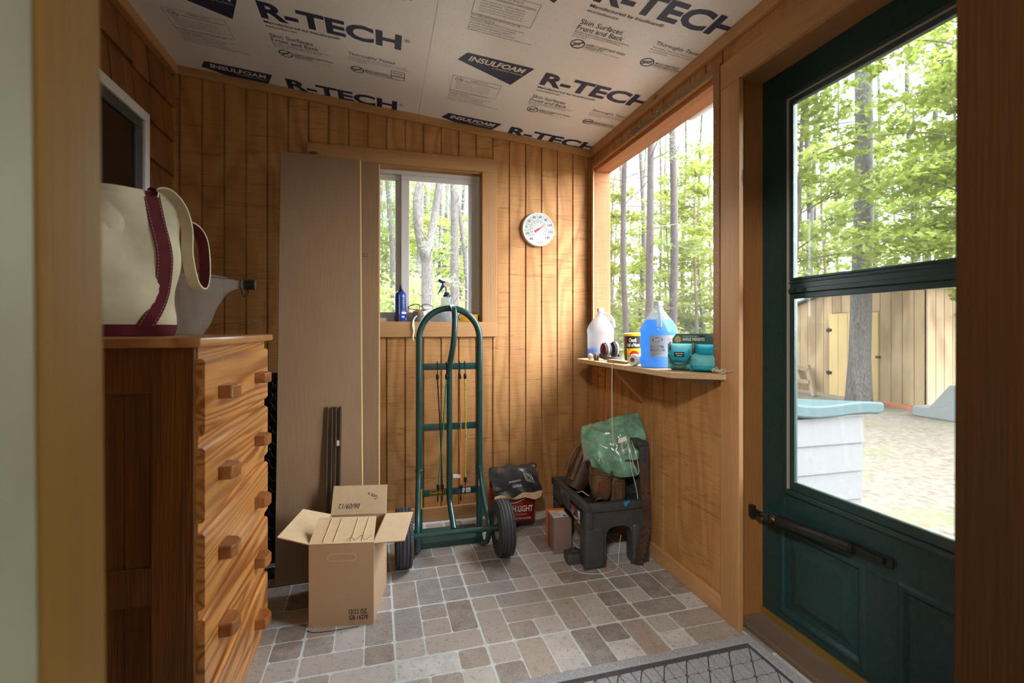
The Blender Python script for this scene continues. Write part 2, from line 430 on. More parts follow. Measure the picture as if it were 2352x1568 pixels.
class MB:
    def __init__(s):
        s.v = []; s.f = []; s.fm = []; s.M = Matrix(); s.mats = []; s.cur = 0
    def use(s, mat):
        if mat not in s.mats: s.mats.append(mat)
        s.cur = s.mats.index(mat)
        return s
    def at(s, loc=(0, 0, 0), rot=(0, 0, 0)):
        s.M = Matrix.Translation(loc) @ Euler(rot).to_matrix().to_4x4()
        return s
    def add(s, verts, faces):
        o = len(s.v)
        s.v += [tuple(s.M @ Vector(p)) for p in verts]
        s.f += [tuple(i + o for i in f) for f in faces]
        s.fm += [s.cur] * len(faces)
        return s
    def box(s, x0, x1, y0, y1, z0, z1):
        return s.add([(x0, y0, z0), (x1, y0, z0), (x1, y1, z0), (x0, y1, z0), (x0, y0, z1), (x1, y0, z1), (x1, y1, z1), (x0, y1, z1)],
                     [(0, 3, 2, 1), (4, 5, 6, 7), (0, 1, 5, 4), (1, 2, 6, 5), (2, 3, 7, 6), (3, 0, 4, 7)])
    def rbox(s, x0, x1, y0, y1, z0, z1, r=0.004, seg=2):
        bm = bmesh.new()
        bmesh.ops.create_cube(bm, size=1)
        for v in bm.verts:
            v.co = Vector(((x0 + x1) / 2 + v.co.x * (x1 - x0), (y0 + y1) / 2 + v.co.y * (y1 - y0), (z0 + z1) / 2 + v.co.z * (z1 - z0)))
        bmesh.ops.bevel(bm, geom=bm.edges[:], offset=r, segments=seg, affect='EDGES', profile=0.5)
        return s.addbm(bm)
    def addbm(s, bm):
        bm.verts.ensure_lookup_table(); bm.verts.index_update()
        s.add([v.co[:] for v in bm.verts], [tuple(v.index for v in f.verts) for f in bm.faces])
        bm.free()
        return s
    def prism(s, poly, a, b, axis='Z'):
        """Polygon (2-D) extruded from a to b along an axis; X: (y,z), Y: (x,z), Z: (x,y)."""
        n = len(poly)
        def P(p, h):
            return {'X': (h, p[0], p[1]), 'Y': (p[0], h, p[1]), 'Z': (p[0], p[1], h)}[axis]
        vs = [P(p, a) for p in poly] + [P(p, b) for p in poly]
        fs = [tuple(range(n - 1, -1, -1)), tuple(range(n, 2 * n))] + [(i, (i + 1) % n, (i + 1) % n + n, i + n) for i in range(n)]
        return s.add(vs, fs)
    def tube(s, pts, r, seg=10, closed=False, caps=True, flat=None):
        P = [Vector(p) for p in pts]
        n = len(P)
        rr = r if isinstance(r, (list, tuple)) else [r] * n
        T = []
        for i in range(n):
            a = P[(i - 1) % n] if (closed or i) else P[0]
            b = P[(i + 1) % n] if (closed or i < n - 1) else P[-1]
            T.append((b - a).normalized())
        u = T[0].orthogonal().normalized()
        vs, fs = [], []
        for i in range(n):
            u = (u - T[i] * u.dot(T[i])).normalized()
            w = T[i].cross(u)
            for k in range(seg):
                an = 2 * PI * k / seg
                vs.append(P[i] + (u * math.cos(an) + w * math.sin(an)) * rr[i])
        for i in range(n if closed else n - 1):
            j = (i + 1) % n
            for k in range(seg):
                fs.append((i * seg + k, i * seg + (k + 1) % seg, j * seg + (k + 1) % seg, j * seg + k))
        if caps and not closed:
            fs.append(tuple(range(seg - 1, -1, -1))); fs.append(tuple((n - 1) * seg + k for k in range(seg)))
        return s.add(vs, fs)
    def cyl(s, p0, p1, r, seg=20, r1=None):
        return s.tube([p0, p1], [r, r if r1 is None else r1], seg)
    def lathe(s, prof, c=(0, 0, 0), seg=28, axis='Z', caps=True):
        vs, fs = [], []
        n = len(prof)
        for (r, h) in prof:
            for k in range(seg):
                a = 2 * PI * k / seg
                x, y = r * math.cos(a), r * math.sin(a)
                p = {'Z': (x, y, h), 'X': (h, x, y), 'Y': (y, h, x)}[axis]
                vs.append((p[0] + c[0], p[1] + c[1], p[2] + c[2]))
        for i in range(n - 1):
            for k in range(seg):
                fs.append((i * seg + k, i * seg + (k + 1) % seg, (i + 1) * seg + (k + 1) % seg, (i + 1) * seg + k))
        if caps:
            fs.append(tuple(range(seg - 1, -1, -1))); fs.append(tuple((n - 1) * seg + k for k in range(seg)))
        return s.add(vs, fs)
    def loft(s, rings, caps=True, closed=True):
        n = len(rings[0]); vs = [p for r in rings for p in r]; fs = []
        for i in range(len(rings) - 1):
            for k in range(n if closed else n - 1):
                fs.append((i * n + k, i * n + (k + 1) % n, (i + 1) * n + (k + 1) % n, (i + 1) * n + k))
        if caps:
            fs.append(tuple(range(n - 1, -1, -1))); fs.append(tuple((len(rings) - 1) * n + k for k in range(n)))
        return s.add(vs, fs)
    def ribbon(s, pts, widths, thick, wdir, mat_top=None, mat_bot=None):
        """A strap along pts; wdir(i) gives its width direction."""
        P = [Vector(p) for p in pts]; n = len(P)
        vs = []
        for i in range(n):
            t = (P[min(i + 1, n - 1)] - P[max(i - 1, 0)]).normalized()
            w = Vector(wdir(i)); w = (w - t * w.dot(t)).normalized()
            nn = t.cross(w)
            hw = (widths if isinstance(widths, (int, float)) else widths[i]) / 2
            for a, b in ((-1, -1), (1, -1), (1, 1), (-1, 1)):
                vs.append(P[i] + w * hw * a + nn * thick / 2 * b)
        keep = s.cur
        for k, mt in ((0, mat_bot), (1, None), (2, mat_top), (3, None)):
            if mt: s.use(mt)
            s.add([], [])
            fs = [(i * 4 + k, i * 4 + (k + 1) % 4, (i + 1) * 4 + (k + 1) % 4, (i + 1) * 4 + k) for i in range(n - 1)]
            if k == 0:
                o = len(s.v); s.v += [tuple(s.M @ p) for p in vs]
            s.f += [tuple(q + o for q in f) for f in fs]; s.fm += [s.cur] * len(fs)
            s.cur = keep
        s.f += [(o + 3, o + 2, o + 1, o), (o + 4 * n - 4, o + 4 * n - 3, o + 4 * n - 2, o + 4 * n - 1)]; s.fm += [s.cur] * 2
        return s
    def text(s, body, org, right, up, h=None, w=None, bold=0.0, shear=0.0, align='L', res=3):
        vs, fs = text_geo(body, bold, shear, res)
        xs = [p[0] for p in vs]; ys = [p[1] for p in vs]
        x0, x1, y0, y1 = min(xs), max(xs), min(ys), max(ys)
        if h is not None: sy = h / (y1 - y0); sx = sy if w is None else w / (x1 - x0)
        else: sx = sy = w / (x1 - x0)
        off = {'L': x0, 'C': (x0 + x1) / 2, 'R': x1}[align]
        o, r, u = Vector(org), Vector(right), Vector(up)
        return s.add([o + r * ((a - off) * sx) + u * ((b - y0) * sy) for a, b in vs], fs)
    def build(s, name, mat=None, parent=None, loc=None, smooth=None, bevel=0.0, kind=None, rot=None):
        assert max(max(f) for f in s.f) < len(s.v), name
        me = bpy.data.meshes.new(name)
        me.from_pydata(s.v, [], s.f)
        mats = list(s.mats)
        if not mats and mat: mats = [mat]
        for m in mats: me.materials.append(m)
        if len(mats) > 1:
            me.polygons.foreach_set('material_index', s.fm)
        me.update()
        if smooth is not None:
            bm = bmesh.new(); bm.from_mesh(me)
            for f in bm.faces: f.smooth = True
            for e in bm.edges:
                e.smooth = len(e.link_faces) == 2 and e.calc_face_angle(0.0) < R(smooth)
            bm.to_mesh(me); bm.free()
        o = bpy.data.objects.new(name, me)
        COL.objects.link(o)
        if parent: o.parent = parent
        if loc: o.location = loc
        if rot: o.rotation_euler = rot
        if kind: o['kind'] = kind
        if bevel:
            b = o.modifiers.new('bevel', 'BEVEL'); b.width = bevel; b.segments = 2; b.limit_method = 'ANGLE'; b.angle_limit = R(40)
        return o

def tag(o, label, cat, group=None, kind=None):
    o['label'] = label; o['category'] = cat
    if group: o['group'] = group
    if kind: o['kind'] = kind
    return o

def thing(name, label, cat, loc=(0, 0, 0), rotz=0.0, group=None, rot=None):
    o = bpy.data.objects.new(name, None)
    COL.objects.link(o)
    o.empty_display_size = 0.05
    o.location = loc
    o.rotation_euler = rot if rot else (0, 0, rotz)
    return tag(o, label, cat, group)

def root(name, loc=(0, 0, 0), rot=(0, 0, 0)):
    o = bpy.data.objects.new(name, None)
    COL.objects.link(o); o.location = loc; o.rotation_euler = rot; o['kind'] = 'structure'
    return o

def copy_thing(o, loc, rotz=None, scale=None):
    c = o.copy(); COL.objects.link(c); c.location = loc
    if rotz is not None: c.rotation_euler = (o.rotation_euler.x, o.rotation_euler.y, rotz)
    if scale: c.scale = (scale, scale, scale)
    for ch in o.children:
        d = ch.copy(); COL.objects.link(d); d.parent = c
        for g in ch.children:
            e = g.copy(); COL.objects.link(e); e.parent = d
    return c

def circle(r, n, cx=0, cy=0, a0=0, a1=2 * PI, end=False):
    return [(cx + r * math.cos(a0 + (a1 - a0) * i / (n - 1 if end else n)), cy + r * math.sin(a0 + (a1 - a0) * i / (n - 1 if end else n))) for i in range(n)]

# ------------------------------------------------------------------ room shell
XL, XR, YB, YF = -1.01, 1.27, 2.82, 0.42
XO = 1.366                       # outer face of the right wall
def ceil_z(x): return 2.33 - 0.094 * x

# floor: printed vinyl of three-by-three stone modules
def build_floor():
    mb = MB()
    tints = [(0.24, 0.195, 0.175), (0.32, 0.275, 0.25), (0.15, 0.115, 0.105), (0.45, 0.435, 0.43), (0.52, 0.53, 0.55), (0.28, 0.215, 0.18), (0.20, 0.19, 0.185), (0.37, 0.34, 0.32)]
    cols = []
    mb.use(M['grout']); mb.box(XL - 0.1, 1.40, -1.6, YB + 0.05, -0.06, -0.0006)
    for _ in range(6): cols.append((0.5, 0.5, 0.5))
    mb.use(M['tile'])
    U = 0.305 / 3
    pats = [[(0, 0, 1, 2), (1, 0, 1, 2), (2, 0, 1, 1), (0, 2, 2, 1), (2, 1, 1, 1), (2, 2, 1, 1)],
            [(0, 0, 2, 1), (2, 0, 1, 1), (0, 1, 1, 1), (0, 2, 1, 1), (1, 1, 1, 2), (2, 1, 1, 2)],
            [(0, 0, 1, 1), (1, 0, 2, 1), (0, 1, 1, 2), (1, 1, 1, 1), (2, 1, 1, 2), (1, 2, 1, 1)],
            [(0, 0, 1, 2), (1, 0, 1, 1), (2, 0, 1, 1), (1, 1, 2, 1), (0, 2, 1, 1), (1, 2, 2, 1)]]
    rr = random.Random(5)
    x0, y0 = 0.0382, 2.5674
    th = 0.00998
    for i in range(-4, 6):
        for j in range(-12, 3):
            pat = pats[(i + j * 2) % 4]
            for (a, b, w, h) in pat:
                g = 0.0022; G = 0.0042
                px0 = i * 0.305 + a * U + (G if a == 0 else g); px1 = i * 0.305 + (a + w) * U - (G if a + w == 3 else g)
                py0 = j * 0.305 + b * U + (G if b == 0 else g); py1 = j * 0.305 + (b + h) * U - (G if b + h == 3 else g)
                c = 0.008
                poly = [(px0 + c, py0), (px1 - c, py0), (px1, py0 + c), (px1, py1 - c), (px1 - c, py1), (px0 + c, py1), (px0, py1 - c), (px0, py0 + c)]
                P = [(x0 + p * math.cos(th) - q * math.sin(th), y0 + p * math.sin(th) + q * math.cos(th), 0.0) for p, q in poly]
                if min(p[0] for p in P) < XL - 0.1 or max(p[0] for p in P) > 1.40 or max(p[1] for p in P) > YB + 0.05: continue
                mb.add(P, [tuple(range(8))])
                t = rr.choice(tints); k = rr.uniform(0.85, 1.2)
                cols.append(tuple(x * k for x in t))
    o = mb.build('floor', kind='structure')
    at = o.data.attributes.new('tint', 'FLOAT_COLOR', 'FACE')
    at.data.foreach_set('color', [q for c in cols for q in (c[0], c[1], c[2], 1.0)])
build_floor()

# grooved plywood siding, groove every four inches
GP = 0.1016
def grooved(mb, axis, face, out, a0, a1, z0, z1, holes, first, tdir):
    """Strips of siding on the plane axis=face, its boards separated by grooves; tdir is the side the wall lies on."""
    cuts = []
    a = first
    while a < a1:
        if a > a0: cuts.append(a)
        a += GP
    ed = [a0] + cuts + [a1]
    gw = 0.0042
    def put(p0, p1, q0, q1, d0, d1):
        if p1 - p0 < 1e-4 or q1 - q0 < 1e-4: return
        lo, hi = sorted((face + tdir * d0, face + tdir * d1))
        if axis == 'Y': mb.box(p0, p1, lo, hi, q0, q1)
        else: mb.box(lo, hi, p0, p1, q0, q1)
    def split(p0, p1, d0, d1):
        hs = [h for h in holes if h[0] < p1 and h[1] > p0]
        if not hs:
            put(p0, p1, z0, z1, d0, d1); return
        xs = sorted({p0, p1} | {min(max(h[k], p0), p1) for h in hs for k in (0, 1)})
        for s0, s1 in zip(xs, xs[1:]):
            z = z0
            for h in sorted((h for h in hs if h[0] < s1 - 1e-5 and h[1] > s0 + 1e-5), key=lambda h: h[2]):
                put(s0, s1, z, h[2], d0, d1); z = h[3]
            put(s0, s1, z, z1, d0, d1)
    for s0, s1 in zip(ed, ed[1:]):
        split(s0 + (gw if s0 != a0 else 0), s1 - (gw if s1 != a1 else 0), 0.0, 0.009)
    split(a0, a1, 0.009, out)

WB = (-0.36, 0.585, 1.135, 2.022)      # back window hole x0 x1 z0 z1
mb = MB()
grooved(mb, 'Y', YB, 0.11, XL - 0.1, XR + 0.1, 0.0, 2.46, [WB], -0.985, +1)
mb.build('wall_back', M['wall'], kind='structure')
mb = MB()
WR = (1.62, 2.768, 0.90, 2.085)
DR = (0.61, 1.555, 0.0, 2.045)
grooved(mb, 'X', XR, XO - XR, YF - 0.1, YB, 0.0, 2.36, [WR, DR], 1.60, +1)
mb.build('wall_right', M['wall'], kind='structure')

# left wall: cedar shingle courses over sheathing
mb = MB()
mb.box(XL - 0.12, XL - 0.024, YF - 0.1, YB + 0.1, -0.02, 2.62)
rr = random.Random(3)
z = 0.0; k = 0
while z < 2.6:
    y = YF - 0.1 + rr.uniform(-0.1, 0)
    while y < YB - 0.001:
        w = rr.uniform(0.075, 0.19)
        y1 = min(y + w, YB)
        if YB - y1 < 0.04: y1 = YB
        d = rr.uniform(-0.006, 0.006)
        zb = z + d
        a, b = y + 0.0022, y1 - 0.0022
        mb.add([(XL - 0.022, a, zb), (XL + 0.006 + d * 0.5, a, zb), (XL - 0.012, a, zb + 0.186), (XL - 0.022, a, zb + 0.186),
                (XL - 0.022, b, zb), (XL + 0.006 + d * 0.5, b, zb), (XL - 0.012, b, zb + 0.186), (XL - 0.022, b, zb + 0.186)],
               [(0, 1, 2, 3), (7, 6, 5, 4), (0, 4, 5, 1), (1, 5, 6, 2), (2, 6, 7, 3), (3, 7, 4, 0)])
        y = y1
    z += 0.170; k += 1
mb.build('wall_left', M['shingle'], kind='structure')

# front wall with the doorway the camera looks through, and the dim room behind it
mb = MB()
mb.box(XL - 0.1, -0.262, 0.30, YF, 0, 2.62)
mb.box(0.722, XO, 0.30, YF, 0, 2.5)
mb.box(-0.262, 0.722, 0.30, YF, 2.03, 2.6)
mb.build('wall_front', M['wall'], kind='structure')
mb = MB()
mb.box(-1.3, -1.2, -1.6, 0.30, 0, 2.5); mb.box(1.5, 1.6, -1.6, 0.30, 0, 2.5); mb.box(-1.3, 1.6, -1.7, -1.6, 0, 2.5)
mb.box(-1.2, -0.3, 0.20, 0.30, 0, 2.5); mb.box(0.76, 1.5, 0.20, 0.30, 0, 2.5)
mb.build('wall_house', M['cream'], kind='structure')
mb = MB(); mb.box(-1.3, 1.6, -1.7, 0.30, 2.45, 2.5); mb.build('ceiling_house', M['cream'], kind='structure')

lean = 0.008
mb = MB(); mb.rbox(-0.062, 0.0, 0.354, 0.424, 0.0, 2.03, 0.003)
mb.build('trim_1', M['casing'], kind='structure', loc=(-0.1875, 0, 0), rot=(0, -lean, 0), smooth=40)
mb = MB(); mb.rbox(-0.062, -0.001, 0.16, 0.353, 0.0, 2.03, 0.003)
mb.build('trim_2', M['cream'], kind='structure', loc=(-0.1875, 0, 0), rot=(0, -lean, 0), smooth=40)
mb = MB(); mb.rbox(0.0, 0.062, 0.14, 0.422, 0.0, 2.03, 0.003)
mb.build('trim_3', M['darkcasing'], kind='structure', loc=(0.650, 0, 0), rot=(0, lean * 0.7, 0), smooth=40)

# ------------------------------------------------------------------ ceiling of printed foam boards
ceil = root('ceiling', (0, 0, 2.33), (0, math.atan(0.094), 0))
mb = MB(); mb.box(-1.13, 0.203, YF - 0.2, YB + 0.06, 0.0, 0.05); mb.build('foam_board', M['foam'], ceil)
mb = MB(); mb.box(0.207, 1.42, YF - 0.2, YB + 0.06, 0.0, 0.05); mb.build('foam_board', M['foam'], ceil)
mb = MB(); mb.box(-1.2, 1.42, YF - 0.3, YB + 0.3, 0.055, 0.09); mb.build('roof_deck', M['trimX'], ceil)
mb = MB(); mb.box(0.200, 0.210, YF - 0.2, YB + 0.02, 0.004, 0.054); mb.build('seam_glow', M['paper'], ceil)  # pale strip: the glow along the seam is put into its colour

def foam_print(bx, by, navy, grey):
    """One repeat of the print: bx the left edge of its board, by the base line of the big word."""
    e = -0.0012
    RT, UP = (1, 0, 0), (0, -1, 0)
    def T(mb, body, x, y, **kw): mb.text(body, (bx + x, by + y, e), RT, UP, **kw)
    def line(x0, x1, y, t=0.0016): grey.box(bx + x0, bx + x1, by + y - t / 2, by + y + t / 2, e - 0.0002, e)
    T(navy, 'R-TECH', 0.524, 0.0, h=0.112, w=0.56, bold=0.035)
    T(navy, '®', 1.095, -0.07, h=0.024)
    # slanted logo panel with the name left open as light letters on top
    navy.prism([(bx + 0.160, by - 0.115), (bx + 0.465, by - 0.115), (bx + 0.400, by + 0.062), (bx + 0.128, by - 0.048)], e, e - 0.0002)
    T(light, 'INSULFOAM', 0.172, -0.058, h=0.042, w=0.262, bold=0.03, shear=0.25)
    T(light, 'A CARLISLE Company', 0.285, -0.036, h=0.014, w=0.145, bold=0.01)
    T(navy, 'Manufactured by Insulfoam®', 0.526, 0.036, h=0.022, w=0.300, bold=0.012)
    T(navy, 'www.insulfoam.com', 0.526, 0.058, h=0.014, w=0.125, bold=0.006)
    T(navy, 'Skin Surfaces', 0.530, 0.130, h=0.028, w=0.175)
    T(navy, 'Front and Back', 0.530, 0.166, h=0.028, w=0.195)
    T(navy, 'Thoroughly Tested', 0.855, 0.136, h=0.028, w=0.205)
    for k, s in enumerate(('Results in excellent resistance to moisture', 'for long term retention of insulating', 'performance')):
        T(grey, s, 0.530, 0.183 + k * 0.0145, h=0.0115, w=0.235 * len(s) / 43)
    for k, s in enumerate(('Thoroughly Tested safe, Non-corrosive, Non-toxic', 'Environmentally responsible, Contains no CFC, HCFC', 'or Formaldehyde')):
        T(grey, s, 0.855, 0.154 + k * 0.0145, h=0.0115, w=0.27 * len(s) / 50)
    for cx, w1, w2 in ((0.572, 'INSECT RESISTANT RIGID', 'INSULATION'), (0.890, 'MOLD RESISTANT', 'RIGID INSULATION')):
        cy = 0.250
        ring = circle(0.030, 28); inner = circle(0.0255, 28)
        n = 28
        navy.add([(bx + cx + p[0], by + cy + p[1], e) for p in ring] + [(bx + cx + p[0], by + cy + p[1], e) for p in inner],
                 [(i, (i + 1) % n, n + (i + 1) % n, n + i) for i in range(n)])
        navy.add([(bx + cx - 0.021, by + cy + 0.017, e), (bx + cx - 0.017, by + cy + 0.021, e), (bx + cx + 0.021, by + cy - 0.017, e), (bx + cx + 0.017, by + cy - 0.021, e)], [(0, 1, 2, 3)])
        if w1.startswith('MOLD'): T(grey, 'MOLD', cx - 0.022, cy + 0.008, h=0.016, w=0.044, bold=0.02)
        else:
            for q in range(3): grey.prism([(bx + cx - 0.014 + q * 0.010 + p[0], by + cy + p[1]) for p in circle(0.0055, 8)], e, e - 0.0002)
        T(navy, w1, cx + 0.036, cy - 0.004, h=0.013, w=0.0078 * len(w1), bold=0.01)
        T(navy, w2, cx + 0.036, cy + 0.012, h=0.013, w=0.0078 * len(w2), bold=0.01)
        T(grey, 'Formulated to resist damage', cx + 0.036, cy + 0.024, h=0.008, w=0.16)
    # listing box with small print
    x0, x1, y0, y1 = 0.128, 0.363, 0.091, 0.230
    line(x0, x1, y0); line(x0, x1, y1)
    for xx in (x0, x1): grey.box(bx + xx - 0.0008, bx + xx + 0.0008, by + y0, by + y1, e - 0.0002, e)
    rg, ri = circle(0.020, 20, 0.160, 0.120), circle(0.0175, 20, 0.160, 0.120)
    grey.add([(bx + p[0], by + p[1], e) for p in rg] + [(bx + p[0], by + p[1], e) for p in ri], [(i, (i + 1) % 20, 20 + (i + 1) % 20, 20 + i) for i in range(20)])
    T(grey, 'UL', 0.149, 0.128, h=0.018, bold=0.02)
    T(grey, 'FOAMED PLASTIC', 0.212, 0.111, h=0.010, w=0.09, bold=0.01)
    T(grey, 'SURFACE BURNING CHARACTERISTICS', 0.188, 0.130, h=0.010, w=0.165, bold=0.01)
    small = ('EPS CODE COMPLIANCE ASTM C578, ESR 1788', 'Meets HUD Standards', 'CAUTION: COMBUSTIBLE. Like many construction', 'materials this product is combustible.', 'It should not be exposed to flame or', 'ignition sources. The product should be', 'installed in accordance with applicable building codes')
    for k in range(5): T(grey, ('Flame spread as a constant thickness', 'Smoke developed    this classification', 'Tested thickness of four inches density of', 'two pounds per cubic foot for general use', 'ceiling and wall assembly ratings listed')[k], 0.150, 0.152 + k * 0.0145, h=0.0095, w=0.17)
    for k, s in enumerate(small): T(grey, s, 0.130, 0.245 + k * 0.0155, h=0.0115, w=0.0050 * len(s))
    # small square energy mark
    x0, x1, y0, y1 = 1.045, 1.110, 0.185, 0.262
    for (a, b, c, d) in ((x0, x1, y0, y0 + 0.003), (x0, x1, y1 - 0.003, y1), (x0, x0 + 0.003, y0, y1), (x1 - 0.003, x1, y0, y1), (x0, x1, y0 + 0.045, y0 + 0.052)):
        grey.box(bx + a, bx + b, by + c, by + d, e - 0.0002, e)
    T(grey, 'energy', x0 + 0.008, y0 + 0.034, h=0.020, w=0.048, shear=0.2)

navy, grey, light = MB(), MB(), MB()
for bx in (-0.998, 0.205):
    for k in range(4):
        foam_print(bx, (2.197 if bx < 0 else 2.207) + 0.61 * (1 - k), navy, grey)
# keep only what lies over the room, out of the wall trims
def clip(mb):
    keep = [i for i, f in enumerate(mb.f) if any(-1.0 < mb.v[q][0] < 1.25 and YF - 0.1 < mb.v[q][1] < 2.80 for q in f) and all(mb.v[q][0] < 1.36 and mb.v[q][1] < 2.92 for q in f)]
    mb.f = [mb.f[i] for i in keep]; mb.fm = [mb.fm[i] for i in keep]
for m_ in (navy, grey, light): clip(m_)
navy.build('printed_lettering', M['navy'], ceil)
grey.build('small_print', M['grayprint'], ceil)
o = light.build('logo_lettering', M['paper'], ceil, loc=(0, 0, -0.0006))
dots = MB()
rr = random.Random(2)
for i in range(-24, 28):
    for j in range(6, 62):
        if (i + j) % 2 == 0:
            x, y = 0.205 + i * 0.047 + 0.02 + rr.uniform(-.003, .003), j * 0.047 + rr.uniform(-.003, .003)
            if -0.99 < x < 1.25 and y < 2.78: dots.add([(x - .0016, y - .0008, -0.0008), (x - .0016, y + .0008, -0.0008), (x + .0016, y + .0012, -0.0008), (x + .0016, y - .0008, -0.0008)], [(0, 1, 2, 3)])
dots.build('perforation', M['grayprint'], ceil)

# sloped cove trims under the ceiling
mb = MB()
mb.add([(x, y, ceil_z(x) - d) for x in (XL, XR) for (y, d) in ((2.798, 0.0), (2.798, 0.042), (YB, 0.042), (YB, 0.0))],
       [(0, 1, 2, 3), (7, 6, 5, 4), (0, 4, 5, 1), (1, 5, 6, 2), (2, 6, 7, 3), (3, 7, 4, 0)])
mb.build('trim_4', M['trimX'], kind='structure', bevel=0.003)
mb = MB(); zc = ceil_z(1.252); mb.box(1.250, XR, YF, 2.80, zc - 0.048, zc + 0.0)
mb.build('trim_5', M['trimY'], kind='structure', bevel=0.003)
mb = MB(); zc = ceil_z(-0.99); mb.box(XL - 0.01, -0.985, YF, 2.80, zc - 0.05, zc)
mb.build('trim_6', M['trimY'], kind='structure', bevel=0.003)
# baseboards
mb = MB(); mb.box(XL, 1.252, 2.801, YB, 0, 0.0785); mb.build('baseboard_back', M['trimX'], kind='structure', bevel=0.003)
mb = MB(); mb.box(1.252, XR, 1.588, 2.80, 0, 0.0705); mb.build('baseboard_right', M['trimY'], kind='structure', bevel=0.003)

# ------------------------------------------------------------------ back window
W1 = root('window_1')
TY = 2.80
mb = MB(); mb.box(-0.384, 0.660, TY, YB, 2.018, 2.096); mb.build('head_casing', M['trimX'], W1, bevel=0.002)
mb = MB(); mb.box(0.573, 0.660, TY, YB, 1.139, 2.018); mb.build('side_casing', M['trimZ'], W1, bevel=0.002)
mb = MB(); mb.box(-0.384, -0.30, TY, YB, 1.139, 2.018); mb.build('side_casing', M['trimZ'], W1, bevel=0.002)
mb = MB(); mb.box(-0.384, 0.663, 2.797, YB, 1.052, 1.139); mb.build('apron', M['trimX'], W1, bevel=0.002)
mb = MB(); mb.box(-0.36, 0.585, 2.815, 2.90, 1.115, 1.1385); mb.build('stool_board', M['trimX'], W1, bevel=0.002)
mb = MB(); mb.box(0.571, 0.585, 2.815, 2.92, 1.1385, 2.022); mb.build('jamb_liner', M['trimZ'], W1)
mb = MB(); mb.box(-0.36, -0.346, 2.815, 2.92, 1.1385, 2.022); mb.build('jamb_liner', M['trimZ'], W1)
mb = MB(); mb.box(-0.346, 0.571, 2.815, 2.92, 2.008, 2.022); mb.build('head_liner', M['trimX'], W1)
x0, x1, z0, z1 = -0.346, 0.571, 1.1385, 2.008
fr = 0.022
mb = MB()
mb.box(x0, x1, 2.865, 2.93, z0, z0 + fr); mb.box(x0, x1, 2.865, 2.93, z1 - fr, z1)
mb.box(x0, x0 + fr, 2.865, 2.93, z0 + fr, z1 - fr); mb.box(x1 - fr, x1, 2.865, 2.93, z0 + fr, z1 - fr)
mb.build('window_frame', M['white'], W1, bevel=0.003)
def sash(name, a, b, y0, y1, st):
    m = MB()
    m.box(a, b, y0, y1, z0 + fr, z0 + fr + 0.034); m.box(a, b, y0, y1, z1 - fr - 0.03, z1 - fr)
    m.box(a, a + st, y0, y1, z0 + fr + 0.034, z1 - fr - 0.03); m.box(b - st, b, y0, y1, z0 + fr + 0.034, z1 - fr - 0.03)
    s = m.build(name, M['white'], W1, bevel=0.003)
    g = MB(); g.box(a + st, b - st, (y0 + y1) / 2 - 0.002, (y0 + y1) / 2 + 0.002, z0 + fr + 0.034, z1 - fr - 0.03)
    g.build('pane', M['glass'], s)
    return s
sash('sash', 0.112, x1 - fr, 2.868, 2.893, 0.047)
sash('sash', x0 + fr, 0.140, 2.8935, 2.918, 0.060)
mb = MB(); mb.rbox(0.098, 0.108, 2.884, 2.897, 1.49, 1.58, 0.002); mb.build('latch', M['white'], W1)
mb = MB(); mb.box(x0 + fr, 0.14, 2.924, 2.926, z0 + fr, z1 - fr); mb.build('insect_screen', M['screen'], W1)

# ------------------------------------------------------------------ right screened window
W2 = root('window_2')
mb = MB(); mb.box(1.262, XO, 2.742, 2.767, 0.904, 2.058); mb.build('far_post', M['roughZ'], W2, bevel=0.002)
mb = MB(); mb.box(1.250, 1.262, 2.744, 2.765, 0.93, 2.09); mb.build('stop_strip', M['trimZ'], W2)
mb = MB(); mb.box(1.262, XO, 1.621, 2.767, 2.058, 2.084); mb.build('lintel', M['roughY'], W2, bevel=0.002)
mb = MB(); mb.box(1.250, 1.27, 1.633, 2.744, 2.082, 2.094); mb.build('head_strip', M['trimY'], W2, bevel=0.002)
mb = MB(); mb.box(1.262, XO, 1.621, 1.64, 0.904, 2.058); mb.build('near_post', M['roughZ'], W2)
mb = MB(); mb.box(1.252, 1.272, 1.597, 1.634, 0.888, 2.118); st = mb.build('stapled_strip', M['jambZ'], W2, bevel=0.002)
mb = MB(); rr = random.Random(8); z = 0.98
while z < 2.1:
    y = 1.612 + rr.uniform(-0.006, 0.006); a = rr.uniform(-0.5, 0.5)
    mb.tube([(1.2515, y - 0.0045 * math.cos(a), z - 0.0045 * math.sin(a)), (1.249, y - 0.003, z), (1.249, y + 0.003, z + 0.001), (1.2515, y + 0.0045 * math.cos(a), z + 0.0045 * math.sin(a))], 0.0007, 5)
    z += rr.uniform(0.035, 0.075)
mb.build('staples', M['steel'], st)
for zz in (1.66, 1.555):
    mb = MB(); mb.cyl((1.266, 1.636, zz), (1.262, 1.668, zz + 0.006), 0.0012, 6); mb.build('nail', M['ink'], st)
mb = MB(); mb.box(1.2705, XO, 1.621, 2.767, 0.901, 0.904); mb.build('sill_plate', M['roughY'], W2)
mb = MB(); mb.box(1.352, 1.354, 1.64, 2.742, 0.93, 2.058); mb.build('insect_screen', M['screen'], W2)
mb = MB(); rr = random.Random(21)
for _ in range(26):
    y = rr.uniform(1.66, 2.3); z = 2.10 + rr.uniform(0, 0.022)
    p = [Vector((1.268, y, z))]
    for k in range(7): p.append(p[-1] + Vector((rr.uniform(-.004, .002), rr.uniform(-.012, .012), rr.uniform(-.006, .006))))
    mb.tube(catmull(p, 3), 0.0009, 4)
mb.build('frayed_thread', M['twine'], W2)
mb = MB(); mb.box(1.264, 1.2695, 1.636, 2.34, 2.096, 2.128); mb.build('torn_strip', M['weathered'], W2)

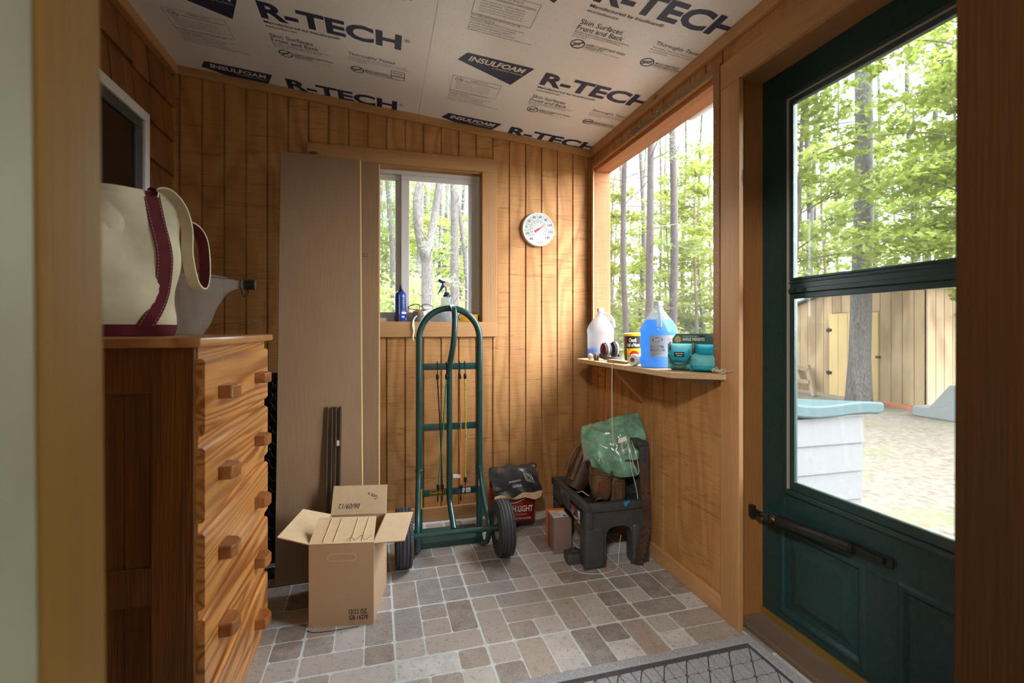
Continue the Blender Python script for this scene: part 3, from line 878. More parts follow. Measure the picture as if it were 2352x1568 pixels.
# door casing on the wall face
mb = MB(); mb.box(1.250, XR, 1.489, 1.588, 0, 2.004); mb.build('trim_7', M['trimZ'], kind='structure', bevel=0.0025)
mb = MB(); mb.box(1.248, XR, 0.50, 1.586, 2.004, 2.098); mb.build('trim_8', M['trimY'], kind='structure', bevel=0.0025)
mb = MB(); mb.box(1.250, XR, 0.505, 0.60, 0, 2.004); mb.build('trim_9', M['trimZ'], kind='structure', bevel=0.0025)

# ------------------------------------------------------------------ storm door
D1 = root('door_1')
DX = 1.40                         # inner face of the door
mb = MB(); mb.box(1.262, 1.45, 1.543, 1.572, 0, 2.045); mb.build('door_jamb', M['jambZ'], D1, bevel=0.002)
mb = MB(); mb.box(1.262, 1.45, 0.60, 0.628, 0, 2.045); mb.build('door_jamb', M['jambZ'], D1, bevel=0.002)
mb = MB(); mb.box(1.262, 1.45, 0.628, 1.543, 2.028, 2.052); mb.build('door_head', M['trimY'], D1, bevel=0.002)
mb = MB(); mb.box(1.29, 1.46, 0.628, 1.543, 0.0, 0.022); mb.build('threshold', M['threshold'], D1, bevel=0.004)
mb = MB(); mb.box(DX - 0.006, DX, 0.632, 1.541, 0.022, 0.047); mb.build('door_sweep', M['brass'], D1)
y0, y1 = 0.632, 1.541
ga, gb = 0.745, 1.432            # glazed opening
gz0, gz1 = 0.512, 1.925
DT = 0.034
leaf = MB()
leaf.box(DX, DX + DT, gb, y1, 0.024, 2.027); leaf.box(DX, DX + DT, y0, ga, 0.024, 2.027)
leaf.box(DX, DX + DT, ga, gb, gz1, 2.027)
leaf.box(DX + 0.006, DX + DT, ga, gb, 0.024, gz0)
# moulded lower panels: stiles and rails stand proud of the sunk field
pz0, pz1 = 0.083, 0.376
pans = [(1.147, 1.446), (0.727, 1.026)]
ey = [ga] + [q for p in sorted(pans) for q in p] + [gb]
leaf.box(DX, DX + 0.006, ga, gb, 0.024, pz0); leaf.box(DX, DX + 0.006, ga, gb, pz1, gz0)
leaf.box(DX, DX + 0.006, 1.026, 1.147, pz0, pz1)
dl = leaf.build('door_leaf', M['green'], D1, bevel=0.0015)
for (a, b) in pans:
    m = MB()
    def ring(i0, x0_, i1, x1_):
        P = []
        for (i, xx) in ((i0, x0_), (i1, x1_)):
            P += [(xx, a + i, pz0 + i), (xx, b - i, pz0 + i), (xx, b - i, pz1 - i), (xx, a + i, pz1 - i)]
        m.add(P, [(k, 4 + k, 4 + (k + 1) % 4, (k + 1) % 4) for k in range(4)])
    ring(-0.014, DX, -0.006, DX - 0.005); ring(-0.006, DX - 0.005, 0.004, DX - 0.004); ring(0.004, DX - 0.004, 0.014, DX + 0.0055); ring(0.014, DX + 0.0055, 0.034, DX + 0.0055); ring(0.034, DX + 0.0055, 0.060, DX - 0.002)
    q = 0.060; m.add([(DX - 0.002, a + q, pz0 + q), (DX - 0.002, b - q, pz0 + q), (DX - 0.002, b - q, pz1 - q), (DX - 0.002, a + q, pz1 - q)], [(0, 3, 2, 1)])
    m.build('raised_panel', M['green'], D1)
# glazing surround and sashes
m = MB()
s_ = 0.017
m.box(DX - 0.010, DX + 0.01, gb - s_, gb, gz0, gz1); m.box(DX - 0.010, DX + 0.01, ga, ga + s_, gz0, gz1)
m.box(DX - 0.010, DX + 0.01, ga + s_, gb - s_, gz1 - s_, gz1); m.box(DX - 0.010, DX + 0.01, ga + s_, gb - s_, gz0, gz0 + s_)
m.build('glazing_frame', M['greenalu'], D1, bevel=0.003)
m = MB(); m.box(DX - 0.0115, DX - 0.004, gb - s_ - 0.006, gb - s_, gz0 + 0.02, gz1 - 0.02); m.box(DX - 0.0115, DX - 0.004, ga + s_, gb - s_, gz1 - s_ - 0.005, gz1 - s_); m.build('weatherstrip', M['grayalu'], D1)
ya, yb_ = ga + s_, gb - s_
m = MB()
m.box(DX - 0.004, DX + 0.018, ya, yb_, 1.222, 1.268); m.box(DX - 0.010, DX + 0.004, ya, yb_, 1.222, 1.238); m.box(DX - 0.008, DX + 0.004, ya, yb_, 1.256, 1.262)
m.build('meeting_rail', M['greenalu'], D1, bevel=0.002)
m = MB()
for (a, b) in ((1.375, 1.385), (1.335, 1.350)): m.rbox(DX - 0.0115, DX - 0.009, a, b, 1.224, 1.236, 0.001)
m.build('rail_latch', M['black'], D1)
for (za, zb, xs, nm) in ((1.268, gz1 - s_, 0.006, 'upper_pane'), (gz0 + s_, 1.222, 0.002, 'lower_pane')):
    m = MB(); w = 0.022
    m.box(DX - xs, DX + 0.014, yb_ - w, yb_, za, zb); m.box(DX - xs, DX + 0.014, ya, ya + w, za, zb)
    m.box(DX - xs, DX + 0.014, ya + w, yb_ - w, zb - 0.02, zb); m.box(DX - xs, DX + 0.014, ya + w, yb_ - w, za, za + (0.03 if za < 1 else 0.008))
    s = m.build('sash', M['greenalu'], D1, bevel=0.002)
    m = MB(); m.box(DX + 0.004, DX + 0.007, ya + w, yb_ - w, za, zb); m.build(nm, M['glass'], s)
m = MB(); m.box(DX + 0.016, DX + 0.0175, ya, yb_, gz0 + s_, gz1 - s_); m.build('insect_screen', M['screen'], D1)

# pneumatic closer
t = thing('door_closer', 'black tube door closer across the green storm door above its panel', 'door closer', (1.345, 1.50, 0.415))
A, B = Vector((-0.0, 0.03, 0.0)), Vector((0.045, -0.43, 0.020))
d = (B - A)
def P_(f): return A + d * f
mb = MB(); mb.cyl(P_(0.24), P_(0.80), 0.0185, 24); mb.cyl(P_(0.80), P_(0.815), 0.0145, 16); mb.build('cylinder', M['black'], t, smooth=40)
mb = MB(); mb.cyl(P_(0.02), P_(0.25), 0.0045, 10); mb.build('rod', M['chrome'], t, smooth=40)
mb = MB(); mb.cyl(P_(0.205), P_(0.235), 0.011, 12); mb.at(tuple(P_(0.185)), (0, 0, 0.1)); mb.box(-0.012, 0.012, -0.006, 0.006, -0.013, 0.013); mb.build('hold_clip', M['chrome'], t, smooth=40)
mb = MB(); mb.box(-0.008, 0.010, 0.022, 0.0425, -0.022, 0.022); mb.at(tuple(P_(0.05))); mb.box(-0.006, 0.006, -0.02, 0.03, -0.010, 0.010); mb.build('jamb_bracket', M['black'], t, bevel=0.002)
mb = MB(); mb.at(tuple(P_(0.90))); mb.box(-0.007, 0.007, -0.05, 0.05, -0.009, 0.009); mb.box(0.004, 0.012, -0.07, 0.04, -0.014, 0.014); mb.build('door_bracket', M['black'], t, bevel=0.002)

# ------------------------------------------------------------------ left house window
W3 = root('window_3')
mb = MB()
yA, yB2, zA, zB = 1.30, 2.49, 0.90, 2.04
for (a, b, c, d_) in ((yA, yB2, zB - 0.042, zB), (yA, yB2, zA, zA + 0.042), (yA, yA + 0.042, zA + 0.042, zB - 0.042), (yB2 - 0.042, yB2, zA + 0.042, zB - 0.042)):
    mb.box(XL - 0.02, XL + 0.028, a, b, c, d_)
mb.build('window_frame', M['white'], W3, bevel=0.004)
mb = MB()
for (a, b, c, d_) in ((yA + 0.042, yB2 - 0.042, zB - 0.085, zB - 0.042), (yB2 - 0.105, yB2 - 0.042, zA + 0.042, zB - 0.085)):
    mb.box(XL - 0.02, XL + 0.018, a, b, c, d_)
mb.build('sash', M['darkgrey'], W3, bevel=0.004)
mb = MB(); mb.box(XL + 0.004, XL + 0.008, yA + 0.042, yB2 - 0.105, zA + 0.042, zB - 0.085); mb.build('dark_pane', plain('dark_window_pane', (0.012, 0.009, 0.008), 0.12, spec=0.6), W3)

# ------------------------------------------------------------------ corner shelf and bracket
t = thing('wall_shelf', 'pale plywood board shelf under the screened window', 'shelf', (1.27, 2.1, 0.905))
mb = MB(); mb.prism([(-0.18, 0.51), (-0.18, -0.427), (-0.02, -0.545), (0.09, -0.50), (0.09, 0.64), (-0.01, 0.64), (-0.10, 0.56)], 0.0, 0.022, 'Z'); mb.build('board', M['shelf'], t, bevel=0.0015)
mb = MB(); mb.prism([(-0.148, 0.0), (0.0, 0.0), (0.0, -0.172), (-0.012, -0.172), (-0.148, -0.03)], 0.08, 0.099, 'Y'); mb.build('bracket', M['bracket'], t, bevel=0.0015)
mb = MB(); mb.box(-0.012, 0.0, -0.46, 0.60, -0.032, 0.0); mb.build('cleat', M['weathered'], t)

# ------------------------------------------------------------------ hand truck
HT = thing('hand_truck', 'dark green upright hand truck with two fat rubber tyres', 'hand truck', (0.3375, 2.47, 0))
TX, TR = 0.153, 0.0165
arc = [(TX * math.cos(a), 0, 1.05 + TX * math.sin(a)) for a in [PI * i / 24 for i in range(25)]]
pts = [(TX, 0.0, 0.02), (TX, 0, 0.4), (TX, 0, 0.8)] + arc + [(-TX, 0, 0.8), (-TX, 0, 0.4), (-TX, 0.0, 0.02)]
mb = MB(); mb.tube(pts, TR, 16); mb.build('loop_frame', M['truck'], HT, smooth=40)
mb = MB(); mb.tube(catmull([(0.010, -0.004, 1.208), (0.014, -0.055, 1.19), (0.012, -0.088, 1.12), (0.006, -0.080, 1.02), (-0.004, -0.035, 0.92), (-0.004, -0.017, 0.85), (-0.004, -0.017, 0.6), (-0.004, -0.017, 0.27), (-0.004, -0.05, 0.22), (0.0, -0.15, 0.14)], 8), 0.0145, 14)
mb.build('center_bar', M['truck'], HT, smooth=40)
for zz in (0.908, 0.604, 0.274):
    mb = MB(); mb.rbox(-TX, TX, -0.004, 0.004, zz - 0.017, zz + 0.017, 0.002); o = mb.build('crossbar', M['truck'], HT, smooth=40)
    if zz < 0.3:
        mb = MB().use(M['ink']); mb.rbox(-0.098, -0.023, -0.0052, -0.0042, zz - 0.014, zz + 0.013, 0.0004, 1)
        mb.use(M['yellow']); mb.text('HARPER', (-0.094, -0.0058, zz - 0.0075), (1, 0, 0), (0, 0, 1), h=0.014, w=0.067, bold=0.02)
        for (a, b, c, d_) in ((-0.098, -0.023, 0.0115, 0.013), (-0.098, -0.023, -0.014, -0.0125), (-0.098, -0.0965, -0.014, 0.013), (-0.0245, -0.023, -0.014, 0.013)): mb.box(a, b, -0.0058, -0.0050, zz + c, zz + d_)
        mb.build('maker_plate', None, o)
        mb = MB().use(M['paper']); mb.rbox(0.062, 0.106, -0.0052, -0.0042, zz - 0.010, zz + 0.013, 0.0004, 1)
        mb.use(M['labelblue']); mb.rbox(0.030, 0.064, -0.0054, -0.0042, zz - 0.010, zz + 0.010, 0.0004, 1); mb.text('MADE IN', (0.067, -0.0058, zz + 0.004), (1, 0, 0), (0, 0, 1), h=0.005); mb.text('THE USA', (0.067, -0.0058, zz - 0.006), (1, 0, 0), (0, 0, 1), h=0.007, bold=0.02)
        mb.use(M['red']); mb.prism([(0.024, zz - 0.004), (0.045, zz + 0.008), (0.050, zz - 0.002)], -0.0060, -0.0054, 'Y')
        mb.build('flag_sticker', None, o)
for sx in (-1, 1):
    mb = MB(); mb.tube(catmull([(sx * 0.155, -0.004, 0.40), (sx * 0.158, -0.02, 0.34), (sx * 0.166, -0.085, 0.22), (sx * 0.172, -0.145, 0.14), (sx * 0.170, -0.115, 0.055), (sx * 0.160, -0.045, 0.018), (sx * 0.155, 0.0, 0.012)], 8), 0.0135, 12); mb.build('side_brace', M['truck'], HT, smooth=40)
    mb = MB(); mb.lathe([(0.0175, 0.385), (0.0192, 0.387), (0.0192, 0.395), (0.0175, 0.397)], (sx * TX, 0, 0), 16, caps=False); mb.build('weld_collar', M['truck'], HT, smooth=40)
mb = MB(); mb.tube([(-0.235, -0.165, 0.133), (0.235, -0.165, 0.133)], 0.0125, 14); mb.build('axle', M['truck'], HT, smooth=40)
mb = MB(); mb.box(-0.172, 0.172, 0.0, 0.225, 0.001, 0.008); mb.box(-0.172, 0.172, -0.010, 0.004, 0.001, 0.030); mb.build('toe_plate', M['truck'], HT, bevel=0.002)
mb = MB().use(M['yellow']); mb.rbox(-0.160, -0.140, -0.0180, -0.0165, 0.205, 0.302, 0.0004, 1); mb.use(M['ink'])
for k in range(9): mb.box(-0.157, -0.143, -0.0184, -0.0178, 0.212 + k * 0.010, 0.2155 + k * 0.010)
mb.build('warning_label', None, HT)
mb = MB(); mb.rbox(0.145, 0.163, -0.0185, -0.0165, 0.295, 0.345, 0.0004, 1); mb.build('info_label', M['paper'], HT)
for sx in (-1, 1):
    prof = []
    Rw, hw = 0.133, 0.039
    tread = [(-0.028, 0), (-0.0245, 0), (-0.0240, 1), (-0.0215, 1), (-0.0210, 0), (-0.0105, 0), (-0.010, 1), (-0.0075, 1), (-0.007, 0), (0.007, 0), (0.0075, 1), (0.010, 1), (0.0105, 0), (0.0210, 0), (0.0215, 1), (0.0240, 1), (0.0245, 0), (0.028, 0)]
    prof = [(0.058, -0.030), (0.075, -0.037), (0.100, -hw), (0.118, -0.037), (0.127, -0.033)]
    prof += [(Rw - 0.0035 * (x / 0.028) ** 2 - 0.0045 * g, x) for x, g in tread]
    prof += [(0.127, 0.033), (0.118, 0.037), (0.100, hw), (0.075, 0.037), (0.058, 0.030)]
    w = bpy.data.objects.new('wheel', None); COL.objects.link(w); w.parent = HT; w.location = (sx * 0.236, -0.165, 0.133); w.empty_display_size = 0.02
    mb = MB(); mb.lathe(prof, (0, 0, 0), 56, 'X', caps=False)
    for k in range(56):                                       # shoulder lugs
        a = 2 * PI * k / 56
        for s2 in (-1, 1):
            c0, s0 = math.cos(a), math.sin(a)
            p = [(s2 * 0.0300, 0.1305 * c0, 0.1305 * s0), (s2 * 0.0345, 0.1235 * c0, 0.1235 * s0)]
            mb.tube(p, 0.0026, 4)
    mb.build('tire', M['rubber'], w, smooth=35)
    mb = MB(); mb.lathe([(0.0, -0.020), (0.020, -0.020), (0.022, -0.013), (0.045, -0.010), (0.060, -0.031), (0.063, -0.031), (0.063, 0.031), (0.060, 0.031), (0.045, 0.010), (0.022, 0.013), (0.020, 0.020), (0.0, 0.020)], (0, 0, 0), 32, 'X', caps=False); mb.build('rim', M['steel'], w, smooth=35)
    mb = MB(); mb.cyl((-0.036, 0, 0), (0.036, 0, 0), 0.017, 16); mb.build('hub', M['truck'], w, smooth=40)

# bungee cords hooked on the truck's crossbars
def bungee(color, label, x0, z0, x1, z1, hook1=True, tag_=False):
    t = thing('bungee_cord', label, 'bungee cord', (0.3375, 2.458, 0), group=None)
    y = -0.012
    xs = x0 - 0.3375; xe = x1 - 0.3375
    mb = MB(); mb.tube([(xs, y, z0 - 0.06), ((xs + xe) / 2 + 0.002, y - 0.003, (z0 + z1) / 2), (xe, y, z1 + 0.045)], 0.0034, 8); mb.build('cord', color, t, smooth=50)
    for (x, zz, sg) in ((xs, z0, 1), (xe, z1, -1)):
        mb = MB(); mb.lathe([(0.0035, -0.014), (0.0072, -0.011), (0.0082, 0.006), (0.0062, 0.010), (0.0048, 0.014)], (x, y, zz - sg * 0.050), 12); mb.build('knob', M['black'], t, smooth=50)
        if sg == 1 or hook1:
            mb = MB(); mb.tube(catmull([(x, y, zz - sg * 0.045), (x, y, zz + sg * 0.000), (x, y + 0.003, zz + sg * 0.020), (x, y + 0.013, zz + sg * 0.026), (x, y + 0.020, zz + sg * 0.016), (x, y + 0.022, zz + sg * 0.004)], 5), 0.0021, 8); mb.build('hook', M['black'], t, smooth=50)
    return t
bungee(M['ink'], 'black bungee cord, leftmost hanging inside the green hand truck', 0.273, 0.908, 0.297, 0.258)
bungee(plain('green_cord', (0.02, 0.30, 0.14), 0.7), 'green bungee cord slanting left of the hand truck center bar', 0.318, 0.908, 0.276, 0.258)
tb = bungee(plain('orange_cord', (0.62, 0.22, 0.05), 0.7), 'orange bungee cord right of the hand truck center bar', 0.385, 0.908, 0.391, 0.250)
mb = MB(); mb.tube([(0.0455, -0.018, 0.535), (0.049, -0.018, 0.4), (0.053, -0.016, 0.295)], 0.0034, 8); mb.build('return_cord', plain('orange_cord', (0.62, 0.22, 0.05), 0.7), tb, smooth=50)
mb = MB(); mb.add([(0.012, -0.022, 0.372), (0.048, -0.024, 0.366), (0.050, -0.022, 0.348), (0.013, -0.026, 0.352), (0.012, -0.0215, 0.372), (0.048, -0.0235, 0.366), (0.050, -0.0215, 0.348), (0.013, -0.0255, 0.352)], [(0, 1, 2, 3), (7, 6, 5, 4)]); mb.build('paper_tag', M['paper'], tb)
bungee(plain('yellow_cord', (0.55, 0.42, 0.06), 0.7, vary=0.6, vscale=160), 'yellow speckled bungee cord, rightmost inside the green hand truck', 0.412, 0.908, 0.413, 0.285)

# ------------------------------------------------------------------ cardboard box
BX = thing('cardboard_box', 'open brown cardboard box with raised flaps on the tile floor', 'box', (-0.256, 1.923, 0), -0.1722)
bw, bd, bh, ct = 0.2335, 0.294, 0.302, 0.004
mb = MB().use(M['card'])
mb.box(0, bw, 0, ct, 0, bh); mb.box(0, bw, bd - ct, bd, 0, bh); mb.box(0, ct, ct, bd - ct, 0, bh); mb.box(bw - ct, bw, ct, bd - ct, 0, bh); mb.box(ct, bw - ct, ct, bd - ct, 0.001, 0.006)
mb.build('body', None, BX)
def flap(pivot, edge, out, length, ang, taper=0.0, inner=True):
    """A flap hinged along edge at pivot, swung so it points along out lifted by ang."""
    e = Vector(edge); o_ = Vector(out).normalized()
    dirv = o_ * math.cos(ang) + Vector((0, 0, 1)) * math.sin(ang)
    p = Vector(pivot); eu = e.normalized(); L = e.length
    nn = eu.cross(dirv).normalized() * ct
    q = [p, p + e, p + eu * (L - taper) + dirv * length, p + eu * taper + dirv * length]
    mb = MB()
    V = q + [a + nn for a in q]
    mb.use(M['cardin']); mb.add(V, [(3, 2, 1, 0)] if nn.z < 0 else [(4, 5, 6, 7)])
    mb.use(M['card']); mb.add(V, ([(4, 5, 6, 7)] if nn.z < 0 else [(3, 2, 1, 0)]) + [(0, 1, 5, 4), (1, 2, 6, 5), (2, 3, 7, 6), (3, 0, 4, 7)])
    return mb.build('flap', None, BX), p, eu, dirv, nn
fl, p, eu, dv, nn = flap((0, bd, bh), (bw, 0, 0), (0, 1, 0), 0.118, R(72), 0.003)
mb = MB()
f0 = Vector((0, bd, bh)) + dv * 0.03 + nn * 1.25
mb.text('06/09/12', f0 + eu * 0.118 + dv * 0.014, -eu, -dv, h=0.021, w=0.088, shear=0.2)
mb.build('handwriting', M['navy'], fl)
mb = MB(); mb.text('Gee x', f0 + eu * 0.195 + dv * 0.042, (-eu * 0.9 + dv * 0.4), (-dv * 0.9 - eu * 0.4), h=0.018, w=0.048)
mb.build('handwriting', M['navy'], fl)
flap((0, 0, bh), (0, bd, 0), (-1, 0, 0), 0.118, R(14), 0.006)
flap((bw, 0, bh), (0, bd, 0), (1, 0, 0), 0.113, R(2), 0.004)
fl, p, eu, dv, nn = flap((0, 0, bh), (bw, 0, 0), (0, 1, 0), 0.118, R(30), 0.008)
mb = MB(); up = eu.cross(dv).normalized(); s0 = Vector((0, 0, bh)) + up * (ct + 0.0015)
for xx in (0.05, 0.088, 0.15, 0.19):
    mb.tube(catmull([s0 + eu * xx + dv * 0.008, s0 + eu * (xx + 0.004) + dv * 0.05, s0 + eu * (xx + 0.009) + dv * 0.112], 4), 0.0014, 5)
mb.build('crease', M['cardin'], fl)
mb = MB(); mb.tube(catmull([s0 + eu * 0.135 + dv * 0.01, s0 + eu * 0.150 + dv * 0.025, s0 + eu * 0.165 + dv * 0.012, s0 + eu * 0.185 + dv * 0.03, s0 + eu * 0.200 + dv * 0.012, s0 + eu * 0.222 + dv * 0.028], 5), 0.0007, 4); mb.build('pencil_mark', M['grayprint'], fl)
mb = MB()
mb.text('12/22 OZ.', (0.1445, -0.0010, 0.043), (1, 0, 0), (0, 0, 1), h=0.017, w=0.068, bold=0.012)
mb.text('GB-16278', (0.1445, -0.0010, 0.021), (1, 0, 0), (0, 0, 1), h=0.017, w=0.068, bold=0.012)
mb.build('printed_code', M['ink'], BX)
hp = [(0.118 + 0.038 * sx + 0.013 * math.cos(a) - (0.013 if False else 0), -0.0008, 0.253 + 0.013 * math.sin(a)) for sx, r0 in ((1, -PI / 2), (-1, PI / 2)) for a in [r0 + PI * k / 8 for k in range(9)]]
mb = MB(); mb.tube(hp, 0.0009, 5, closed=True); mb.build('hand_hole_outline', M['cardin'], BX)

# thin black wire on the floor below the box
mb = MB(); mb.tube(catmull([(-0.262, 1.905, 0.002), (-0.235, 1.885, 0.002), (-0.17, 1.878, 0.002), (-0.08, 1.880, 0.002)], 6), 0.0011, 5)
tag(mb.build('wire', M['ink'], smooth=50), 'thin black wire lying along the front of the cardboard box', 'wire')

# ------------------------------------------------------------------ tall veneer panels and steel tracks
def panel(label, x0, x1, yb, yt, h, rz=0.0):
    t = thing('closet_panel', label, 'door panel', (x1, yb, 0), rot=(-math.atan2(yt - yb, h), 0, rz))
    L = math.hypot(h, yt - yb)
    w = x1 - x0
    mb = MB(); mb.rbox(-w, -0.006, 0.0, 0.030, 0.003, L, 0.0015, 1); mb.build('face', M['slab'], t)
    mb = MB(); mb.box(-0.006, 0.0, 0.0, 0.030, 0.003, L); mb.build('edge_strip', M['slabedge'], t)
    return t
p1 = panel('tall brown flat panel leaning in front of the back window', -0.437, -0.074, 2.289, 2.530, 1.935, R(5))
p2 = panel('narrower showing brown panel leaning just behind the taller one', -0.365, -0.004, 2.352, 2.602, 1.944)
mb = MB()
for (a, b) in (((-0.08, -0.0008, 1.47), (-0.062, -0.0008, 1.47)), ((-0.062, -0.0008, 1.47), (-0.060, -0.0008, 1.485)), ((-0.060, -0.0008, 1.485), (-0.078, -0.0008, 1.487)), ((-0.078, -0.0008, 1.487), (-0.080, -0.0008, 1.47))): mb.tube([a, b], 0.0009, 4)
mb.build('pencil_square', M['ink'], p2)
for k, (x, lab) in enumerate(((-0.222, 'left brown steel track leaning on the tall panel behind the box'), (-0.186, 'right brown steel track with a small pale clip, leaning on the tall panel'))):
    t = thing('door_track', lab, 'metal track', (x, 2.248, 0), rot=(-0.168, 0, 0))
    mb = MB(); w = 0.0125
    mb.box(-w, -w + 0.0016, -0.022, 0.0, 0.002, 0.752); mb.box(w - 0.0016, w, -0.022, 0.0, 0.002, 0.752); mb.box(-w, w, -0.0016, 0.0, 0.002, 0.752)
    mb.box(-w, -w + 0.005, -0.022, -0.0205, 0.002, 0.752); mb.box(w - 0.005, w, -0.022, -0.0205, 0.002, 0.752)
    mb.build('channel', M['brownmetal'], t)
    if k:
        mb = MB(); mb.rbox(-0.008, 0.008, -0.020, -0.004, 0.575, 0.600, 0.003); mb.build('clip', M['beigeplastic'], t)

# ------------------------------------------------------------------ ring mat standing behind the dresser
t = thing('ring_mat', 'black rubber ring mat standing on edge behind the dresser', 'mat', (-0.70, 2.50, 0), rot=(-0.245, 0, 0))
mb = MB(); mb.box(-0.26, 0.255, 0.0, 0.006, 0.0, 0.90)
for (a, b, c, d_) in ((-0.26, 0.255, 0.0, 0.03), (-0.26, 0.255, 0.87, 0.90), (-0.26, -0.235, 0.03, 0.87), (0.230, 0.255, 0.03, 0.87)): mb.box(a, b, -0.006, 0.0, c, d_)
mb.build('sheet', M['black'], t, bevel=0.002)
rr = random.Random(4)
for i in range(3):
    for j in range(15):
        mb = MB(); rad = 0.022 + 0.008 * rr.random()
        mb.tube([(0.205 - i * 0.058 + rad * math.cos(a), -0.003, 0.065 + j * 0.055 + rad * math.sin(a)) for a in [2 * PI * k / 18 for k in range(18)]], 0.0045, 6, closed=True)
        mb.build('ring', M['black'], t, smooth=50)
mb = MB(); mb.lathe([(0.0, 0.0), (0.026, 0.002), (0.034, 0.014), (0.030, 0.028), (0.012, 0.036), (0.0, 0.037)], (0, 0, 0), 18, caps=False)
tag(mb.build('rubber_foot', M['black'], loc=(-0.468, 2.36, 0), smooth=50), 'small black round knob on the floor behind the dresser', 'knob')

# ------------------------------------------------------------------ dresser
DS = thing('dresser', 'five drawer orange pine dresser with block pulls by the shingle wall', 'dresser', (-0.41, 1.27, 0))
# local: x back is negative, y along the front
Wd, Dp, Ht = 0.690, 0.50, 1.054
mb = MB(); mb.rbox(-Dp - 0.02, 0.022, -0.040, Wd + 0.025, Ht, Ht + 0.023, 0.006); mb.build('top', M['dresserT'], DS, smooth=40)
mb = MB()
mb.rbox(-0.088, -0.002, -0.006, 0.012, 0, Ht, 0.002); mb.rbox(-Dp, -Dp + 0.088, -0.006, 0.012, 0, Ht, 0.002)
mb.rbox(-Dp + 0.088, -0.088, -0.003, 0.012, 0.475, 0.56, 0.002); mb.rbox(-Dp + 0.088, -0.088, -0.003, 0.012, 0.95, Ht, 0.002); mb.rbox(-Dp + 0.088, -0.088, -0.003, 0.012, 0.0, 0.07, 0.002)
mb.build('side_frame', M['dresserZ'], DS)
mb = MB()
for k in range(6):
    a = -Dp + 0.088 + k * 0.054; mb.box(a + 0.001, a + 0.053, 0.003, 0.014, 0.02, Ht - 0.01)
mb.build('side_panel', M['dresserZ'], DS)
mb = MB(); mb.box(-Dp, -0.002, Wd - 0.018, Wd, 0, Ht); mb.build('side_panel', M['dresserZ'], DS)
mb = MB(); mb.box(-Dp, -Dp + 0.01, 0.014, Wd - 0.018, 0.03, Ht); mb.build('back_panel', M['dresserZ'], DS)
mb = MB()
mb.box(-0.022, 0.0, 0.012, 0.036, 0, Ht); mb.box(-0.022, 0.0, Wd - 0.042, Wd - 0.018, 0, Ht)
for (a, b) in ((1.018, Ht), (0.815, 0.853), (0.615, 0.652), (0.415, 0.452), (0.220, 0.256), (0.0, 0.056)): mb.box(-0.022, -0.001, 0.036, Wd - 0.042, a, b)
mb.build('face_frame', M['dresserY'], DS)
def pull(parent, yc, zc):
    a = 0.043
    poly = [(0.014, yc - a), (0.040, yc - a + 0.010), (0.054, yc - 0.022), (0.058, yc), (0.054, yc + 0.022), (0.040, yc + a - 0.010), (0.014, yc + a)]
    # cut square at the near end like the block in the photo
    poly = [(0.014, yc - 0.034), (0.047, yc - 0.034), (0.056, yc - 0.015), (0.057, yc + 0.012), (0.044, yc + 0.034), (0.014, yc + 0.043)]
    m = MB(); m.prism(poly, zc - 0.017, zc + 0.017, 'Z')
    return m.build('pull', M['pull'], parent, bevel=0.004)
for (za, zb) in ((0.848, 1.027), (0.646, 0.820), (0.444, 0.621), (0.250, 0.423), (0.050, 0.226)):
    mb = MB(); mb.prism([(-0.002, za), (0.010, za), (0.016, za + 0.008), (0.016, zb - 0.006), (0.010, zb), (-0.002, zb)], 0.006, Wd - 0.034, 'Y')
    dr = mb.build('drawer', M['dresserY'], DS)
    dr.location = (0, 0, 0)
    for yc in (0.135, 0.500): pull(dr, yc, (za + zb) / 2)

# ------------------------------------------------------------------ tote bag on the dresser
ang = math.atan2(0.57, 0.82)
TB = thing('tote_bag', 'canvas tote bag with burgundy straps and base on the dresser', 'tote bag', (-0.523, 1.487, 1.0775), ang)
def bag_ring(h, k=0.0):
    """Cross-section of the bag at height h (local x from -0.42 to 0, y from 0 to 0.17)."""
    out = []
    f = h / 0.385
    bulge = 0.020 * math.sin(PI * min(1, f * 1.05)) + 0.006
    ins = 0.012 * (1 - min(1, f * 4)) 
    x0, x1, y0, y1 = -0.42 + ins, 0.0 - ins, 0.0 + ins, 0.17 - ins
    if f > 0.55: y0 += 0.030 * (f - 0.55) / 0.45; y1 -= 0.040 * (f - 0.55) / 0.45
    r = 0.028
    pts = []
    for (cx, cy, a0) in ((x1 - r, y0 + r, -PI / 2), (x1 - r, y1 - r, 0), (x0 + r, y1 - r, PI / 2), (x0 + r, y0 + r, PI)):
        for q in range(5): pts.append((cx + r * math.cos(a0 + q * PI / 8), cy + r * math.sin(a0 + q * PI / 8)))
    # refine long sides
    res = []
    for i in range(len(pts)):
        a, b = pts[i], pts[(i + 1) % len(pts)]
        n = 1 if i % 5 != 4 else (5 if i in (4, 14) else 16)
        for q in range(n): res.append((a[0] + (b[0] - a[0]) * q / n, a[1] + (b[1] - a[1]) * q / n))
    return res, bulge
def bag_off(x, y, h, bulge):
    cx = (x + 0.21) / 0.21
    w = max(0, 1 - cx * cx)
    s = -1 if y < 0.085 else 1
    wr = 0.012 * math.sin(15 * x + 21 * h + 1.3) + 0.007 * math.sin(31 * x - 19 * h) + 0.006 * math.sin(9 * x + 41 * h) + 0.006 * math.sin(47 * x + 33 * h + 2)
    dy = s * (bulge * w + wr * (0.4 + 0.6 * w)) if abs(y - 0.085) > 0.05 else 0
    ey = max(0, 1 - ((y - 0.085) / 0.085) ** 2)
    dx = (1 if x > -0.21 else -1) * (bulge * 0.9 * ey + 0.5 * wr) if abs(x + 0.21) > 0.19 else 0
    return x + dx, y + dy
NH = 22
